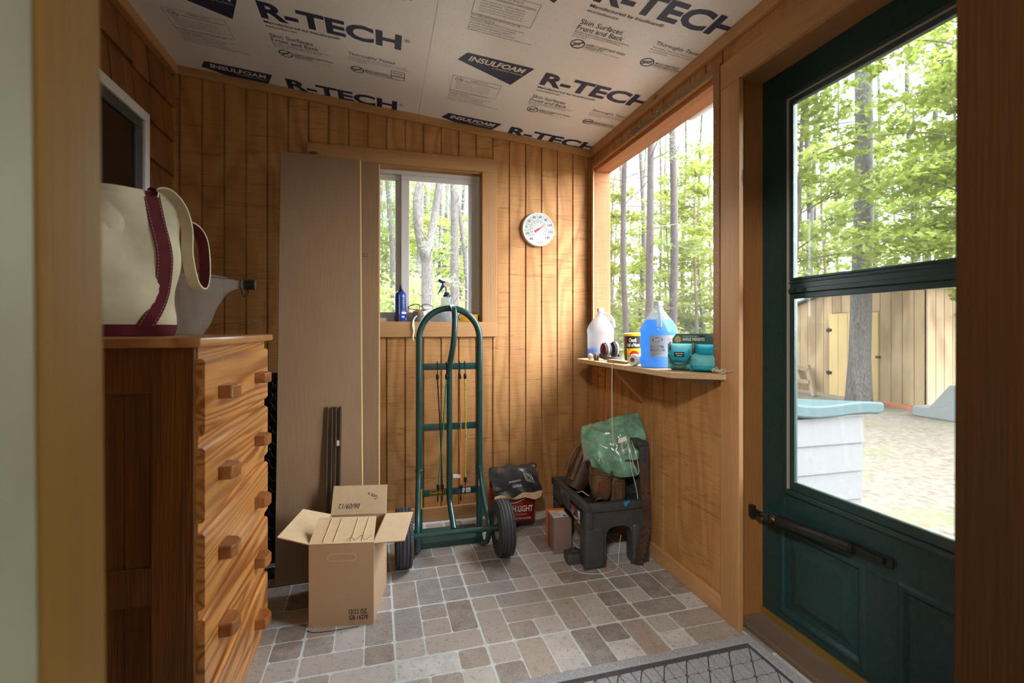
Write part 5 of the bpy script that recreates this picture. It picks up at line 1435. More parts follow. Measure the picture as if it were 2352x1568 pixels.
strand([(0.845, 2.085, 0.0035), (0.865, 2.035, 0.0035), (0.925, 2.005, 0.0035), (0.99, 2.005, 0.0035), (1.05, 2.035, 0.004), (1.085, 2.09, 0.05), (1.10, 2.10, 0.12)], 'white string curling round the tool box leg on the floor')

# ankle weights in their card
t = thing('ankle_weights', 'pair of teal ankle weights on a retail card on the shelf', 'ankle weights', (1.225, 1.70, SH), R(-45))
# local: x to the right along the card, -y towards the room
mb = MB(); mb.prism([(-0.105, 0.0), (0.105, 0.0), (0.110, 0.150), (-0.085, 0.150), (-0.100, 0.130)], 0.032, 0.0345, 'Y'); cd = mb.build('card', plain('card_blue_green', (0.06, 0.13, 0.12), 0.3, vary=0.6, vscale=9), t)
mb = MB(); mb.prism([(-0.092, 0.108), (0.100, 0.108), (0.103, 0.114), (-0.095, 0.114)], 0.0305, 0.0318, 'Y'); mb.build('green_band', plain('band_green', (0.03, 0.14, 0.03), 0.4), cd)
mb = MB(); mb.text('ANKLE WEIGHTS', (-0.060, 0.0312, 0.121), (1, 0, 0), (0, 0, 1), h=0.013, w=0.086, bold=0.02); mb.text('2.5 LB PAIR ADJUSTABLE', (-0.060, 0.0312, 0.137), (1, 0, 0), (0, 0, 1), h=0.005, w=0.058); mb.text('strength', (0.052, 0.0312, 0.139), (1, 0, 0), (0, 0, 1), h=0.006, w=0.03); mb.build('lettering', M['paper'], cd)
mb = MB(); mb.prism([(-0.078 + 0.013 * math.cos(a), 0.126 + 0.015 * math.sin(a)) for a in [2 * PI * k / 20 for k in range(20)]], 0.0308, 0.0318, 'Y'); mb.build('round_badge', plain('badge_gold', (0.48, 0.34, 0.13), 0.4), cd)
mb = MB(); mb.prism([(0.005, 0.139), (0.018, 0.144), (0.032, 0.139), (0.018, 0.135)], 0.0308, 0.0318, 'Y'); mb.build('hang_hole', M['ink'], cd)
def pad(x0, x1, y0, z0, z1, bulge, mat, name, tilt=0.0):
    nx, nz = 10, 12; V = []; F = []
    for sgn in (-1, 1):
        for j in range(nz + 1):
            for i in range(nx + 1):
                u, v = i / nx, j / nz
                q = (1 - abs(2 * u - 1) ** 2.6) * (1 - abs(2 * v - 1) ** 3.0)
                V.append((x0 + (x1 - x0) * u + tilt * (v - 0.5), y0 + sgn * (0.006 + bulge * q * (1 if sgn < 0 else 0.3)), z0 + (z1 - z0) * v))
    W = (nx + 1) * (nz + 1)
    for j in range(nz):
        for i in range(nx):
            a = j * (nx + 1) + i
            F.append((a, a + 1, a + nx + 2, a + nx + 1)); F.append((W + a + nx + 1, W + a + nx + 2, W + a + 1, W + a))
    for i in range(nx): F.append((i + 1, i, W + i, W + i + 1)); a = nz * (nx + 1) + i; F.append((a, a + 1, W + a + 1, W + a))
    for j in range(nz): a = j * (nx + 1); F.append((a, a + nx + 1, W + a + nx + 1, W + a)); a += nx; F.append((a + nx + 1, a, W + a, W + a + nx + 1))
    m = MB(); m.add(V, F); return m.build(name, mat, t, smooth=60)
pad(-0.112, -0.012, 0.006, 0.006, 0.110, 0.030, M['teallight'], 'left_weight_body')
pad(-0.102, -0.020, -0.012, 0.030, 0.088, 0.026, M['teal'], 'left_weight_flap')
pad(-0.005, 0.092, 0.002, 0.058, 0.108, 0.034, M['teal'], 'right_weight_top')
pad(-0.022, 0.090, -0.010, 0.004, 0.072, 0.034, M['teallight'], 'right_weight_body')
pad(-0.015, 0.080, -0.022, 0.003, 0.030, 0.026, M['teal'], 'right_weight_base')
for (x, a, b) in ((-0.100, 0.08, 0.115), (0.095, 0.005, 0.108), (-0.012, 0.06, 0.112)):
    mb = MB(); mb.tube(catmull([(x, -0.014, a), (x + 0.003, -0.026, (a + b) / 2), (x, -0.004, b)], 6), 0.0042, 8); mb.build('piping', M['darkgrey'], t, smooth=50)
mb = MB(); mb.tube(catmull([(-0.106, -0.014, 0.062), (-0.085, -0.040, 0.034), (-0.060, -0.046, 0.026), (-0.034, -0.040, 0.034), (-0.016, -0.018, 0.062)], 7), 0.0035, 8); mb.build('piping', M['darkgrey'], t, smooth=50)
mb = MB().use(M['ink']); mb.rbox(-0.078, -0.038, -0.0455, -0.0435, 0.058, 0.078, 0.0006, 1); mb.use(M['paper']); mb.text('GOLDS GYM', (-0.073, -0.0460, 0.069), (1, 0, 0), (0, 0, 1), h=0.0045, w=0.03, bold=0.02); mb.text('WEIGHTS', (-0.068, -0.0460, 0.061), (1, 0, 0), (0, 0, 1), h=0.0045, w=0.02, bold=0.02); mb.build('woven_tag', None, t)
mb = MB(); rr = random.Random(17)
for _ in range(30):
    p = [Vector((1.262 + rr.uniform(-.03, .02), 1.585 + rr.uniform(-.03, .03), SH + rr.uniform(0.0015, 0.012)))]
    for k in range(5): p.append(p[-1] + Vector((rr.uniform(-.012, .012), rr.uniform(-.014, .014), rr.uniform(-.003, .006))))
    for q in p: q.z = max(q.z, SH + 0.0015); q.x = min(q.x, 1.245)
    mb.tube(catmull(p, 3), 0.0008, 4)
tag(mb.build('thread_tangle', M['twine'], kind='stuff'), 'tangle of frayed white threads at the near end of the shelf', 'threads', kind='stuff')

# ------------------------------------------------------------------ charcoal bag by the back wall
t = thing('charcoal_bag', 'red charcoal bag with rolled black top beside the hand truck wheel', 'charcoal bag', (0.715, 2.665, 0), R(-5))
nx = 14
def bagsec(z, w, d, yo=0.0, xo=0.0, seed=0.0):
    out = []
    n = 44
    for k in range(n):
        a = 2 * PI * k / n; c, s = math.cos(a), math.sin(a); e = 4.5
        q = (abs(c) ** e + abs(s) ** e) ** (-1 / e)
        wob = 1 + 0.025 * math.sin(5 * a + 14 * z + seed) + 0.018 * math.sin(11 * a - 25 * z)
        out.append((xo + w * c * q * wob, yo + d * s * q * wob, z))
    return out
mb = MB(); mb.loft([bagsec(0.002, 0.118, 0.065), bagsec(0.012, 0.127, 0.074), bagsec(0.04, 0.130, 0.078)]); mb.build('black_bottom', M['blackfilm'], t, smooth=50)
mb = MB(); mb.loft([bagsec(z, 0.130 - 0.01 * max(0, z - 0.15) / 0.1, 0.078 - 0.022 * max(0, z - 0.12) / 0.14) for z in (0.040, 0.07, 0.10, 0.13, 0.16, 0.19, 0.215)]); mb.build('body', M['redbag'], t, smooth=50)
mb = MB(); mb.loft([bagsec(z, 0.124, 0.062 - 0.04 * (z - 0.215) / 0.09, 0.01) for z in (0.215, 0.24, 0.27, 0.30)]); mb.build('crumpled_neck', M['blackfilm'], t, smooth=50)
# rolled flap: a bent sheet falling forward over the front
sec = catmull([(0.035, 0.265), (0.030, 0.300), (0.005, 0.322), (-0.040, 0.305), (-0.078, 0.262), (-0.104, 0.212), (-0.118, 0.172)], 5)
ns = len(sec); V = []; NX = 24
for th_ in (0.0, 0.006):
    for i in range(NX + 1):
        x = -0.125 + 0.265 * i / NX
        for j, p in enumerate(sec):
            wob = 0.006 * math.sin(31 * x + 0.9 * j) + 0.005 * math.sin(57 * x - 0.5 * j + 1)
            dz = 0.085 * (x + 0.0) * (0.3 + 0.7 * j / ns)
            V.append((x + 0.012 * math.sin(j * 0.3), p[0] + th_ + wob * 0.7, p[1] - th_ * 0.5 + wob + dz))
F = []
W = (NX + 1) * ns
for i in range(NX):
    for j in range(ns - 1):
        a = i * ns + j; F.append((a, a + 1, a + ns + 1, a + ns)); F.append((W + a + ns, W + a + ns + 1, W + a + 1, W + a))
for i in range(NX):
    a = i * ns; F.append((a, a + ns, W + a + ns, W + a)); a += ns - 1; F.append((a + ns, a, W + a, W + a + ns))
for j in range(ns - 1):
    a = j; F.append((a + 1, a, W + a, W + a + 1)); a = NX * ns + j; F.append((a, a + 1, W + a + 1, W + a))
mb = MB(); mb.add(V, F); fl = mb.build('rolled_flap', M['blackfilm'], t, smooth=50)
def flap_pt(x, f, lift=0.004):
    j = f * (ns - 1); j0 = min(int(j), ns - 2); k = j - j0
    p = sec[j0].lerp(sec[j0 + 1], k)
    tt = (sec[j0 + 1] - sec[j0]).normalized()
    wob = 0.006 * math.sin(31 * x + 0.9 * j) + 0.005 * math.sin(57 * x - 0.5 * j + 1)
    return Vector((x + 0.012 * math.sin(j * 0.3), p[0] + wob * 0.7 - lift * 0.9, p[1] + wob + 0.085 * x * (0.3 + 0.7 * j / ns) + lift * 0.6))
mb = MB(); V = [flap_pt(-0.125 + 0.265 * i / NX, f, 0.003) for f in (0.90, 1.0) for i in range(NX + 1)]; mb.add(V, [(i, NX + 1 + i, NX + 2 + i, i + 1) for i in range(NX)]); mb.build('kraft_strip', M['kraft'], fl)
for (tx, f, s, h_, w_) in ((-0.02, 0.80, 'CAUTION', 0.014, 0.05), (-0.03, 0.70, 'USE OUTDOORS ONLY', 0.008, 0.07)):
    mb = MB(); p = flap_pt(tx, f, 0.0065); up = (flap_pt(tx, f - 0.08, 0.0065) - p).normalized(); ri = (flap_pt(tx + 0.02, f, 0.0065) - p).normalized()
    mb.text(s, p, ri, up, h=h_, w=w_); mb.build('flap_lettering', M['paper'], fl)
mb = MB()
p = flap_pt(0.085, 0.72, 0.0065); up = (flap_pt(0.085, 0.62, 0.0065) - p).normalized(); ri = (flap_pt(0.11, 0.72, 0.0065) - p).normalized()
for rad in (0.010, 0.018): mb.tube([p + up * 0.02 + ri * rad * math.cos(a) + up * rad * math.sin(a) for a in [2 * PI * k / 18 for k in range(18)]], 0.0009, 4, closed=True)
for (a, b) in (((-.022, -.002), (.022, -.002)), ((.022, -.002), (.022, .042)), ((.022, .042), (-.022, .042)), ((-.022, .042), (-.022, -.002))): mb.tube([p + ri * a[0] + up * a[1], p + ri * b[0] + up * b[1]], 0.0009, 4)
mb.build('flap_symbol', M['paper'], fl)
mb = MB()
fy = -0.0835
mb.text('MATCH LIGHT', (-0.092, fy, 0.092), (1, 0, 0), (0, 0, 1), h=0.034, w=0.196, bold=0.02)
mb.text('INSTANT CHARCOAL BRIQUETS', (-0.060, fy, 0.075), (1, 0, 0), (0, 0, 1), h=0.006, w=0.13)
mb.text('TRUSTED FLAVOR. LIGHTS EVERY TIME. GUARANTEED.', (-0.095, fy, 0.052), (1, 0, 0), (0, 0, 1), h=0.008, w=0.19, bold=0.01)
mb.tube(catmull([(-0.06, fy, 0.150), (0.0, fy, 0.142), (0.05, fy, 0.160), (0.085, fy + 0.003, 0.185)], 6), 0.002, 5)
mb.build('front_lettering', M['paper'], t)

mb = MB(); mb.at((0, 0, 0.002), (0, 0, math.atan2(0.11, 0.24))); mb.prism([(0, 0), (0.36, 0), (0.36, 0.030), (0.004, 0.024)], 0.0, 0.007, 'Z')
tag(mb.build('plastic_strip', M['pinkbox'], loc=(0.675, 2.53, 0), bevel=0.001), 'pale clear plastic strip lying on the floor between charcoal bag and tool box', 'strip')

# ------------------------------------------------------------------ step-stool tool box and its load
TBX = thing('tool_box', 'charcoal plastic step stool tool box standing open in the corner', 'tool box', (0.90, 2.05, 0))
bw_, bl_, bz_ = 0.315, 0.43, 0.30
def arch(a0, a1, z_top, r, zb=0.0):
    """Outline of an opening between a0 and a1 rising from zb to z_top with rounded shoulders."""
    P = [(a0, zb)]
    P += [(a0 + r - r * math.cos(q), z_top - r + r * math.sin(q)) for q in [PI / 2 * k / 6 for k in range(7)]]
    P += [(a1 - r + r * math.sin(q), z_top - r + r * math.cos(q)) for q in [PI / 2 * k / 6 for k in range(7)]]
    P += [(a1, zb)]
    return P
def legged(w, z_rim, l0, l1, z_top, r, flare=0.0):
    return [(-flare, 0.0), (l0, 0.0)][:1] + arch(l0, l1, z_top, r) + [(w + flare, 0.0), (w, z_rim), (0.0, z_rim)]
mb = MB()
endp = legged(bw_, bz_ - 0.03, 0.10, bw_ - 0.085, 0.185, 0.045, 0.008)
mb.prism(endp, 0.002, 0.014, 'Y'); mb.prism(endp, bl_ - 0.014, bl_ - 0.002, 'Y')
sidep = legged(bl_, bz_ - 0.03, 0.075, bl_ - 0.075, 0.195, 0.05, 0.0)
mb.prism(sidep, 0.003, 0.013, 'X'); mb.prism(sidep, bw_ - 0.013, bw_ - 0.003, 'X')
for xx in (-0.004, bw_ - 0.040):
    for yy_ in (-0.004, bl_ - 0.040): mb.rbox(xx, xx + 0.044, yy_, yy_ + 0.044, 0.16, 0.272, 0.014, 3)
mb.box(0.013, bw_ - 0.013, 0.014, bl_ - 0.014, 0.185, 0.198)
for (x0, x1, ya_, yb2) in ((-0.006, 0.096, -0.006, 0.070), (-0.006, 0.096, bl_ - 0.070, bl_ + 0.006), (bw_ - 0.082, bw_ + 0.004, -0.006, 0.070), (bw_ - 0.082, bw_ + 0.004, bl_ - 0.070, bl_ + 0.006)):
    mb.rbox(x0, x1, ya_, yb2, 0.0, 0.19, 0.018, 3)
mb.build('body', M['greyplastic'], TBX, smooth=40)
mb = MB()
rz0, rz1 = bz_ - 0.036, bz_
mb.rbox(-0.010, 0.022, -0.010, bl_ + 0.010, rz0, rz1, 0.005); mb.rbox(bw_ - 0.018, bw_ + 0.008, -0.010, bl_ + 0.010, rz0, rz1, 0.005)
mb.rbox(0.018, bw_ - 0.014, -0.0085, 0.020, rz0 - 0.004, rz1 - 0.001, 0.004); mb.rbox(0.018, bw_ - 0.014, bl_ - 0.020, bl_ + 0.0085, rz0, rz1 - 0.001, 0.004)
mb.build('rim', M['greyplastic'], TBX, smooth=40)
mb = MB(); mb.rbox(-0.022, -0.006, 0.17, 0.27, 0.225, 0.292, 0.004); mb.rbox(-0.014, 0.0, 0.285, 0.405, 0.20, 0.29, 0.006); mb.build('latch', M['greyplastic'], TBX, smooth=40)
mb = MB().use(M['ink']); e_ = -0.0115
mb.box(e_, e_ + 0.004, 0.045, 0.150, 0.205, 0.255)
mb.use(M['red']); mb.box(e_ - 0.0006, e_, 0.105, 0.150, 0.238, 0.255); mb.box(e_ - 0.0006, e_, 0.045, 0.150, 0.205, 0.212)
mb.use(M['yellow']); mb.box(e_ - 0.001, e_, 0.072, 0.115, 0.204, 0.211)
mb.use(M['labelblue']); mb.box(e_ - 0.0006, e_, 0.072, 0.100, 0.214, 0.250)
mb.use(M['paper']); mb.box(e_ - 0.0006, e_, 0.045, 0.066, 0.196, 0.252)
mb.text('TOOL BOX', (e_ - 0.001, 0.148, 0.228), (0, -1, 0), (0, 0, 1), h=0.008, w=0.040, bold=0.02); mb.text('STEP', (e_ - 0.001, 0.148, 0.216), (0, -1, 0), (0, 0, 1), h=0.008, w=0.03, bold=0.02)
mb.use(M['ink'])
for k in range(7): mb.box(e_ - 0.001, e_, 0.050, 0.062, 0.200 + k * 0.0055, 0.2025 + k * 0.0055)
mb.build('sticker', None, TBX)
mb = MB()
mb.rbox(0.302, 0.318, -0.008, bl_ + 0.008, 0.290, 0.560, 0.006); mb.rbox(0.270, 0.304, -0.008, 0.010, 0.300, 0.556, 0.006); mb.rbox(0.270, 0.304, bl_ - 0.010, bl_ + 0.008, 0.300, 0.556, 0.006); mb.rbox(0.262, 0.316, -0.008, bl_ + 0.008, 0.540, 0.570, 0.008)
for k in range(4): mb.box(0.285, 0.303, 0.08 + k * 0.09, 0.086 + k * 0.09, 0.30, 0.54)
mb.build('lid', M['greyplastic'], TBX, smooth=40)
mb = MB(); mb.prism([(0.205, -0.0125), (0.242, -0.0125), (0.218, -0.0125)][:0] + [(0.178, 0.300), (0.216, 0.304), (0.205, 0.288), (0.188, 0.277)], -0.0135, -0.0120, 'Y'); mb.build('blue_tape', plain('blue_tape', (0.01, 0.22, 0.60), 0.5), TBX)

def pouch(label, loc, rz, w, d, h, mat, tilt=(0, 0), tagmat=None, rows=True):
    t = thing('tool_pouch', label, 'leather pouch', loc, rot=(tilt[0], tilt[1], rz))
    def s(z, k, f=1.0):
        out = []
        for q in range(26):
            a = 2 * PI * q / 26; c, s_ = math.cos(a), math.sin(a); e = 2.8
            m_ = (abs(c) ** e + abs(s_) ** e) ** (-1 / e)
            out.append((w / 2 * k * c * m_, d / 2 * k * f * s_ * m_ * (1 if s_ < 0 else 0.6), z + 0.004 * math.sin(3 * a + 1)))
        return out
    mb = MB(); mb.loft([s(0.0, 0.62), s(0.008, 0.82), s(h * 0.3, 1.0), s(h * 0.6, 0.96), s(h * 0.85, 0.94), s(h, 1.0)], caps=False)
    mb.add(s(0.0, 0.62), [tuple(range(25, -1, -1))]); mb.loft([s(h, 1.0), s(h, 0.9), s(0.02, 0.7)], caps=False); mb.build('body', mat, t, smooth=50)
    mb = MB(); P = s(h, 1.02); mb.tube(P, 0.0042, 6, closed=True); P = s(h * 0.86, 0.965); mb.tube(P, 0.002, 5, closed=True); mb.build('rim_seam', mat, t, smooth=50)
    if tagmat: mb = MB(); mb.rbox(-0.022, 0.010, -d / 2 - 0.0025, -d / 2 + 0.004, h * 0.52, h * 0.72, 0.0008, 1); mb.build('leather_tag', tagmat, t)
    return t
tagred = plain('red_leather_tag', (0.17, 0.028, 0.022), 0.6)
pouch('small leather pouch with a red tag at the front of the tool box', (1.022, 2.155, 0.285), R(-12), 0.100, 0.085, 0.130, M['leather'], (R(6), 0), tagred)
pouch('leather pouch rising just behind the red tagged pouch', (1.045, 2.235, 0.29), R(-5), 0.095, 0.07, 0.165, M['leather'])
t = pouch('flat leather pouch with a stitched slot right of the red tagged pouch', (1.112, 2.165, 0.235), R(-8), 0.085, 0.055, 0.185, M['leather'])
mb = MB(); mb.tube([(-0.018, -0.030, 0.13), (0.018, -0.030, 0.13), (0.018, -0.030, 0.04), (-0.018, -0.030, 0.04)], 0.0018, 5, closed=True); mb.build('slot_seam', M['darkleather'], t)
pouch('pale leather cup standing tallest in the tool box under the green bag', (1.105, 2.275, 0.33), R(0), 0.105, 0.08, 0.19, plain('grey_leather', (0.17, 0.12, 0.10), 0.55, vary=0.3, vscale=30))
t = thing('leather_bag', 'long dark leather tool bag leaning out of the tool box to the left rear', 'leather bag', (0.965, 2.36, 0.27), rot=(R(-4), R(32), R(10)))
mb = MB()
mb.loft([[(x * k, y * k, z) for (x, y) in circle(1, 18)] for (x_, k, z) in ((0, 0.055, 0.0), (0, 0.062, 0.06), (0, 0.058, 0.16), (0, 0.062, 0.26), (0, 0.050, 0.30))]); mb.build('body', M['darkleather'], t, smooth=50)
mb = MB(); mb.tube([(-0.056, -0.034, 0.03), (-0.066, -0.034, 0.16), (-0.058, -0.030, 0.27)], 0.014, 10); mb.tube([(-0.078, 0.01, 0.06), (-0.088, 0.01, 0.14), (-0.080, 0.01, 0.20)], 0.010, 10); mb.build('side_tube', M['leather'], t, smooth=50)
t = thing('leather_belt', 'wide dark leather belt with punched holes hanging from the tool box to the floor', 'belt', (1.155, 2.05, 0))
P = catmull([(-0.05, 0.10, 0.42), (-0.005, 0.03, 0.475), (0.022, -0.010, 0.455), (0.030, -0.024, 0.36), (0.034, -0.030, 0.26), (0.032, -0.028, 0.15), (0.012, -0.024, 0.07), (0.000, -0.020, 0.004)], 8)
mb = MB(); mb.ribbon(P, 0.040, 0.004, lambda i: (1, -0.25, 0)); mb.build('strap', M['darkleather'], t, smooth=50)
mb = MB()
for k in range(26, len(P) - 3, 3):
    for q in (-0.013, 0.013):
        p = P[k] + Vector((q, -0.0045 - q * 0.25, 0)); mb.at(tuple(p)); mb.lathe([(0.0, 0.0006), (0.0030, 0.0006), (0.0030, -0.0012), (0.0, -0.0012)], (0, 0, 0), 8, 'Y', caps=False)
mb.build('punched_hole', M['ink'], t)
t = thing('tin_snips', 'shiny metal hand tools heaped inside the tool box', 'hand tools', (0.945, 2.19, 0.20))
mb = MB(); mb.tube([(0, 0.06, 0.08), (0.012, 0.03, 0.098), (0.03, -0.01, 0.085)], 0.006, 8); mb.build('shaft', M['chrome'], t, smooth=50)
mb = MB(); mb.tube([(-0.01, 0.09, 0.075), (0.015, 0.05, 0.09)], 0.008, 8); mb.tube(catmull([(0.04, -0.05, 0.075), (0.05, -0.07, 0.095), (0.08, -0.07, 0.092), (0.085, -0.05, 0.07)], 5), 0.006, 8); mb.build('grip', M['darkgrey'], t, smooth=50)

# crumpled green bag on top
t = thing('green_bag', 'crumpled green plastic bag draped over the tool box contents', 'plastic bag', (1.115, 2.20, 0.545))
NXg, NYg = 56, 50
u_, v_ = Vector((0.26, -0.115, 0.045)), Vector((0.03, 0.16, 0.19))
nn_ = u_.cross(v_).normalized()
outl = lambda a: 1.0
V = []; F = []
rr = random.Random(33)
ph = [(rr.uniform(8, 30), rr.uniform(8, 30), rr.uniform(0, 6), rr.uniform(0.3, 1)) for _ in range(9)]
for s2 in (1, -1):
    for j in range(NYg + 1):
        for i in range(NXg + 1):
            a, b = 2 * i / NXg - 1, 2 * j / NYg - 1
            # soften the square to a lumpy four-cornered sack
            k = 1 - 0.16 * (abs(a * b)) - 0.07 * math.sin(3 * a + 2 * b)
            P = u_ * (a * 0.56 * k) + v_ * (b * 0.52 * k * (1 + 0.15 * a))
            q = max(0, (1 - a * a)) ** 0.5 * max(0, (1 - b * b)) ** 0.5
            wr = mnoise.ridged_multi_fractal(Vector((a * 1.15 + 3.1, b * 1.0 + 1.7 + 0.4 * a, s2 * 0.7)), 0.9, 2.1, 4, 1.0, 2.0) * 0.42
            hgt = s2 * (0.045 * q) + (0.036 * (wr - 0.35)) * (1 if s2 > 0 else 0.5) * (0.25 + 0.75 * min(1, 3 * q))
            droop = -0.05 * max(0, -b) ** 2 * (1 + 0.3 * a)
            V.append(P + nn_ * hgt + Vector((0, 0, droop)))
W = (NXg + 1) * (NYg + 1)
for j in range(NYg):
    for i in range(NXg):
        a = j * (NXg + 1) + i; F.append((a, a + 1, a + NXg + 2, a + NXg + 1)); F.append((W + a + NXg + 1, W + a + NXg + 2, W + a + 1, W + a))
mb = MB(); mb.add(V, F)
o = mb.build('sack', M['greenbag'], t, smooth=40)
mb = MB(); p = nn_ * 0.050 - v_ * 0.16 + u_ * 0.05; mb.add([p + u_ * -0.14 + v_ * -0.03, p + u_ * 0.16 + v_ * 0.02, p + u_ * 0.15 + v_ * 0.12, p + u_ * -0.13 + v_ * 0.05, p + u_ * -0.14 + v_ * -0.03 - nn_ * .001, p + u_ * 0.16 + v_ * 0.02 - nn_ * .001, p + u_ * 0.15 + v_ * 0.12 - nn_ * .001, p + u_ * -0.13 + v_ * 0.05 - nn_ * .001], [(0, 1, 2, 3), (7, 6, 5, 4)]); mb.build('paper_label', M['paper'], t)
mb = MB(); V = []; F = []
for j in range(9):
    for i in range(9):
        a, b = i / 8, j / 8
        V.append(Vector((-0.155 + 0.10 * a, 0.03 - 0.04 * a + 0.01 * math.sin(7 * b), -0.015 - 0.085 * b - 0.02 * a + 0.008 * math.sin(9 * a + 5 * b))))
for j in range(8):
    for i in range(8): F.append((j * 9 + i, j * 9 + i + 1, j * 9 + i + 10, j * 9 + i + 9))
mb.add(V, F); mb.build('clear_wing', M['film'], t, smooth=40)

# nail box and battery brick on the floor
t = thing('parts_box', 'pinkish clear plastic box with orange back standing against the tool box', 'plastic box', (0.812, 2.235, 0), R(-3))
mb = MB(); mb.rbox(0.0, 0.092, 0.0, 0.118, 0.002, 0.170, 0.006); mb.build('case', M['pinkbox'], t, smooth=40)
mb = MB(); mb.rbox(-0.002, 0.094, 0.118, 0.136, 0.0, 0.176, 0.004); mb.build('lid', M['orange'], t, smooth=40)
mb = MB(); mb.box(0.008, 0.084, 0.022, 0.112, 0.1702, 0.1712); lb = mb.build('paper_label', M['paper'], t)
mb = MB()
for k in range(6): mb.box(0.012, 0.045 + 0.006 * (k % 3), 0.035 + k * 0.012, 0.039 + k * 0.012, 0.1713, 0.1718)
mb.box(0.056, 0.078, 0.026, 0.044, 0.1713, 0.1718); mb.build('small_print', M['grayprint'], lb)
mb = MB(); rr = random.Random(12)
for k in range(60):
    x, y, z = rr.uniform(.012, .080), rr.uniform(.010, .105), rr.uniform(.008, .060); a = rr.uniform(0, PI); b = rr.uniform(-.4, .4)
    p0 = (x - .012 * math.cos(a), y - .012 * math.sin(a), z - .012 * b); p1 = (x + .012 * math.cos(a), y + .012 * math.sin(a), z + .012 * b)
    mb.tube([tuple(min(max(q, lo), hi) for q, lo, hi in zip(p, (.006, .006, .006), (.086, .112, .12))) for p in (p0, p1)], 0.0012, 5)
mb.build('nails', M['steel'], t)['kind'] = 'stuff'
mb = MB()
for (a, b, c, d_) in ((0.008, 0.084, 0.160, 0.162), (0.008, 0.084, 0.012, 0.014), (0.008, 0.010, 0.014, 0.160), (0.082, 0.084, 0.014, 0.160)): mb.box(a, b, -0.0012, 0.001, c, d_)
mb.build('moulded_frame', M['milky'], t)
t = thing('battery_pack', 'dark grey tool battery on the floor before the clear plastic box', 'battery', (0.838, 2.115, 0), R(-4))
mb = MB(); mb.rbox(0.0, 0.080, 0.0, 0.072, 0.001, 0.046, 0.006); mb.build('case', M['darkgrey'], t, smooth=40)
mb = MB(); mb.rbox(0.022, 0.062, 0.018, 0.056, 0.046, 0.058, 0.004); mb.build('terminal_block', M['greyplastic'], t, smooth=40)

# ------------------------------------------------------------------ door mat
t = thing('door_mat', 'grey ribbed door mat with a lattice pattern inside the storm door', 'mat', (1.268, 1.462, 0), R(0.6))
mx, my = 0.92, 0.60
mb = MB(); mb.rbox(-mx, 0, -my, 0, 0.0005, 0.006, 0.002); mb.build('base', M['matbase'], t)
mb = MB(); B_ = 0.040
mb.rbox(-mx + .004, -.004, -B_, -.004, 0.004, 0.0105, 0.003); mb.rbox(-mx + .004, -.004, -my + .004, -my + B_, 0.004, 0.0105, 0.003); mb.rbox(-B_, -.004, -my + B_, -B_, 0.004, 0.0105, 0.003); mb.rbox(-mx + .004, -mx + B_, -my + B_, -B_, 0.004, 0.0105, 0.003)
mb.build('border', M['matgrey'], t)
mb = MB()
# lattice of raised triangles: a star grid cut by three families of grooves
import itertools
S_ = 0.082; Hh = S_ * 0.75
x0_, x1_, y0_, y1_ = -mx + B_ + .006, -B_ - .006, -my + B_ + .006, -B_ - .006
def tri(P, sh=0.87):
    cx = sum(p[0] for p in P) / 3; cy = sum(p[1] for p in P) / 3
    Q = [(cx + (p[0] - cx) * sh, cy + (p[1] - cy) * sh) for p in P]
    if all(x0_ <= q[0] <= x1_ and y0_ <= q[1] <= y1_ for q in Q):
        Qt = [(cx + (p[0] - cx) * (sh - .06), cy + (p[1] - cy) * (sh - .06)) for p in P]
        mb.add([(q[0], q[1], 0.005) for q in Q] + [(q[0], q[1], 0.0105) for q in Qt], [(3, 4, 5), (0, 1, 4, 3), (1, 2, 5, 4), (2, 0, 3, 5)])
for i in range(-1, 14):
    for j in range(-1, 11):
        ax, ay = x0_ + i * S_ + (S_ / 2 if j % 2 else 0), y0_ + j * Hh
        A0, B0, C0, D0 = (ax, ay), (ax + S_, ay), (ax + S_ / 2, ay + Hh), (ax + 1.5 * S_, ay + Hh)
        m1 = ((A0[0] + B0[0]) / 2, A0[1])
        tri([A0, m1, C0]); tri([m1, B0, C0])
        m2 = ((C0[0] + D0[0]) / 2, C0[1])
        tri([B0, m2, C0]); tri([B0, D0, m2])
mb.build('pile', M['matgrey'], t)

# ------------------------------------------------------------------ outdoors
GZ = -0.30
mb = MB(); mb.add([(-80, -80, GZ), (120, -80, GZ), (120, 120, GZ), (-80, 120, GZ)], [(0, 1, 2, 3)])
mb.build('ground', M['ground'], kind='structure')
# eave and gutter over the screened window
mb = MB(); mb.prism([(1.43, 2.32), (1.43, 2.20), (1.56, 2.185), (1.60, 2.20), (1.63, 2.24), (1.635, 2.32)], 0.3, 2.22, 'Y')
tag(mb.build('gutter', plain('gutter_grey', (0.50, 0.50, 0.50), 0.5), bevel=0.003), 'pale grey gutter end seen through the top of the screened window', 'gutter')

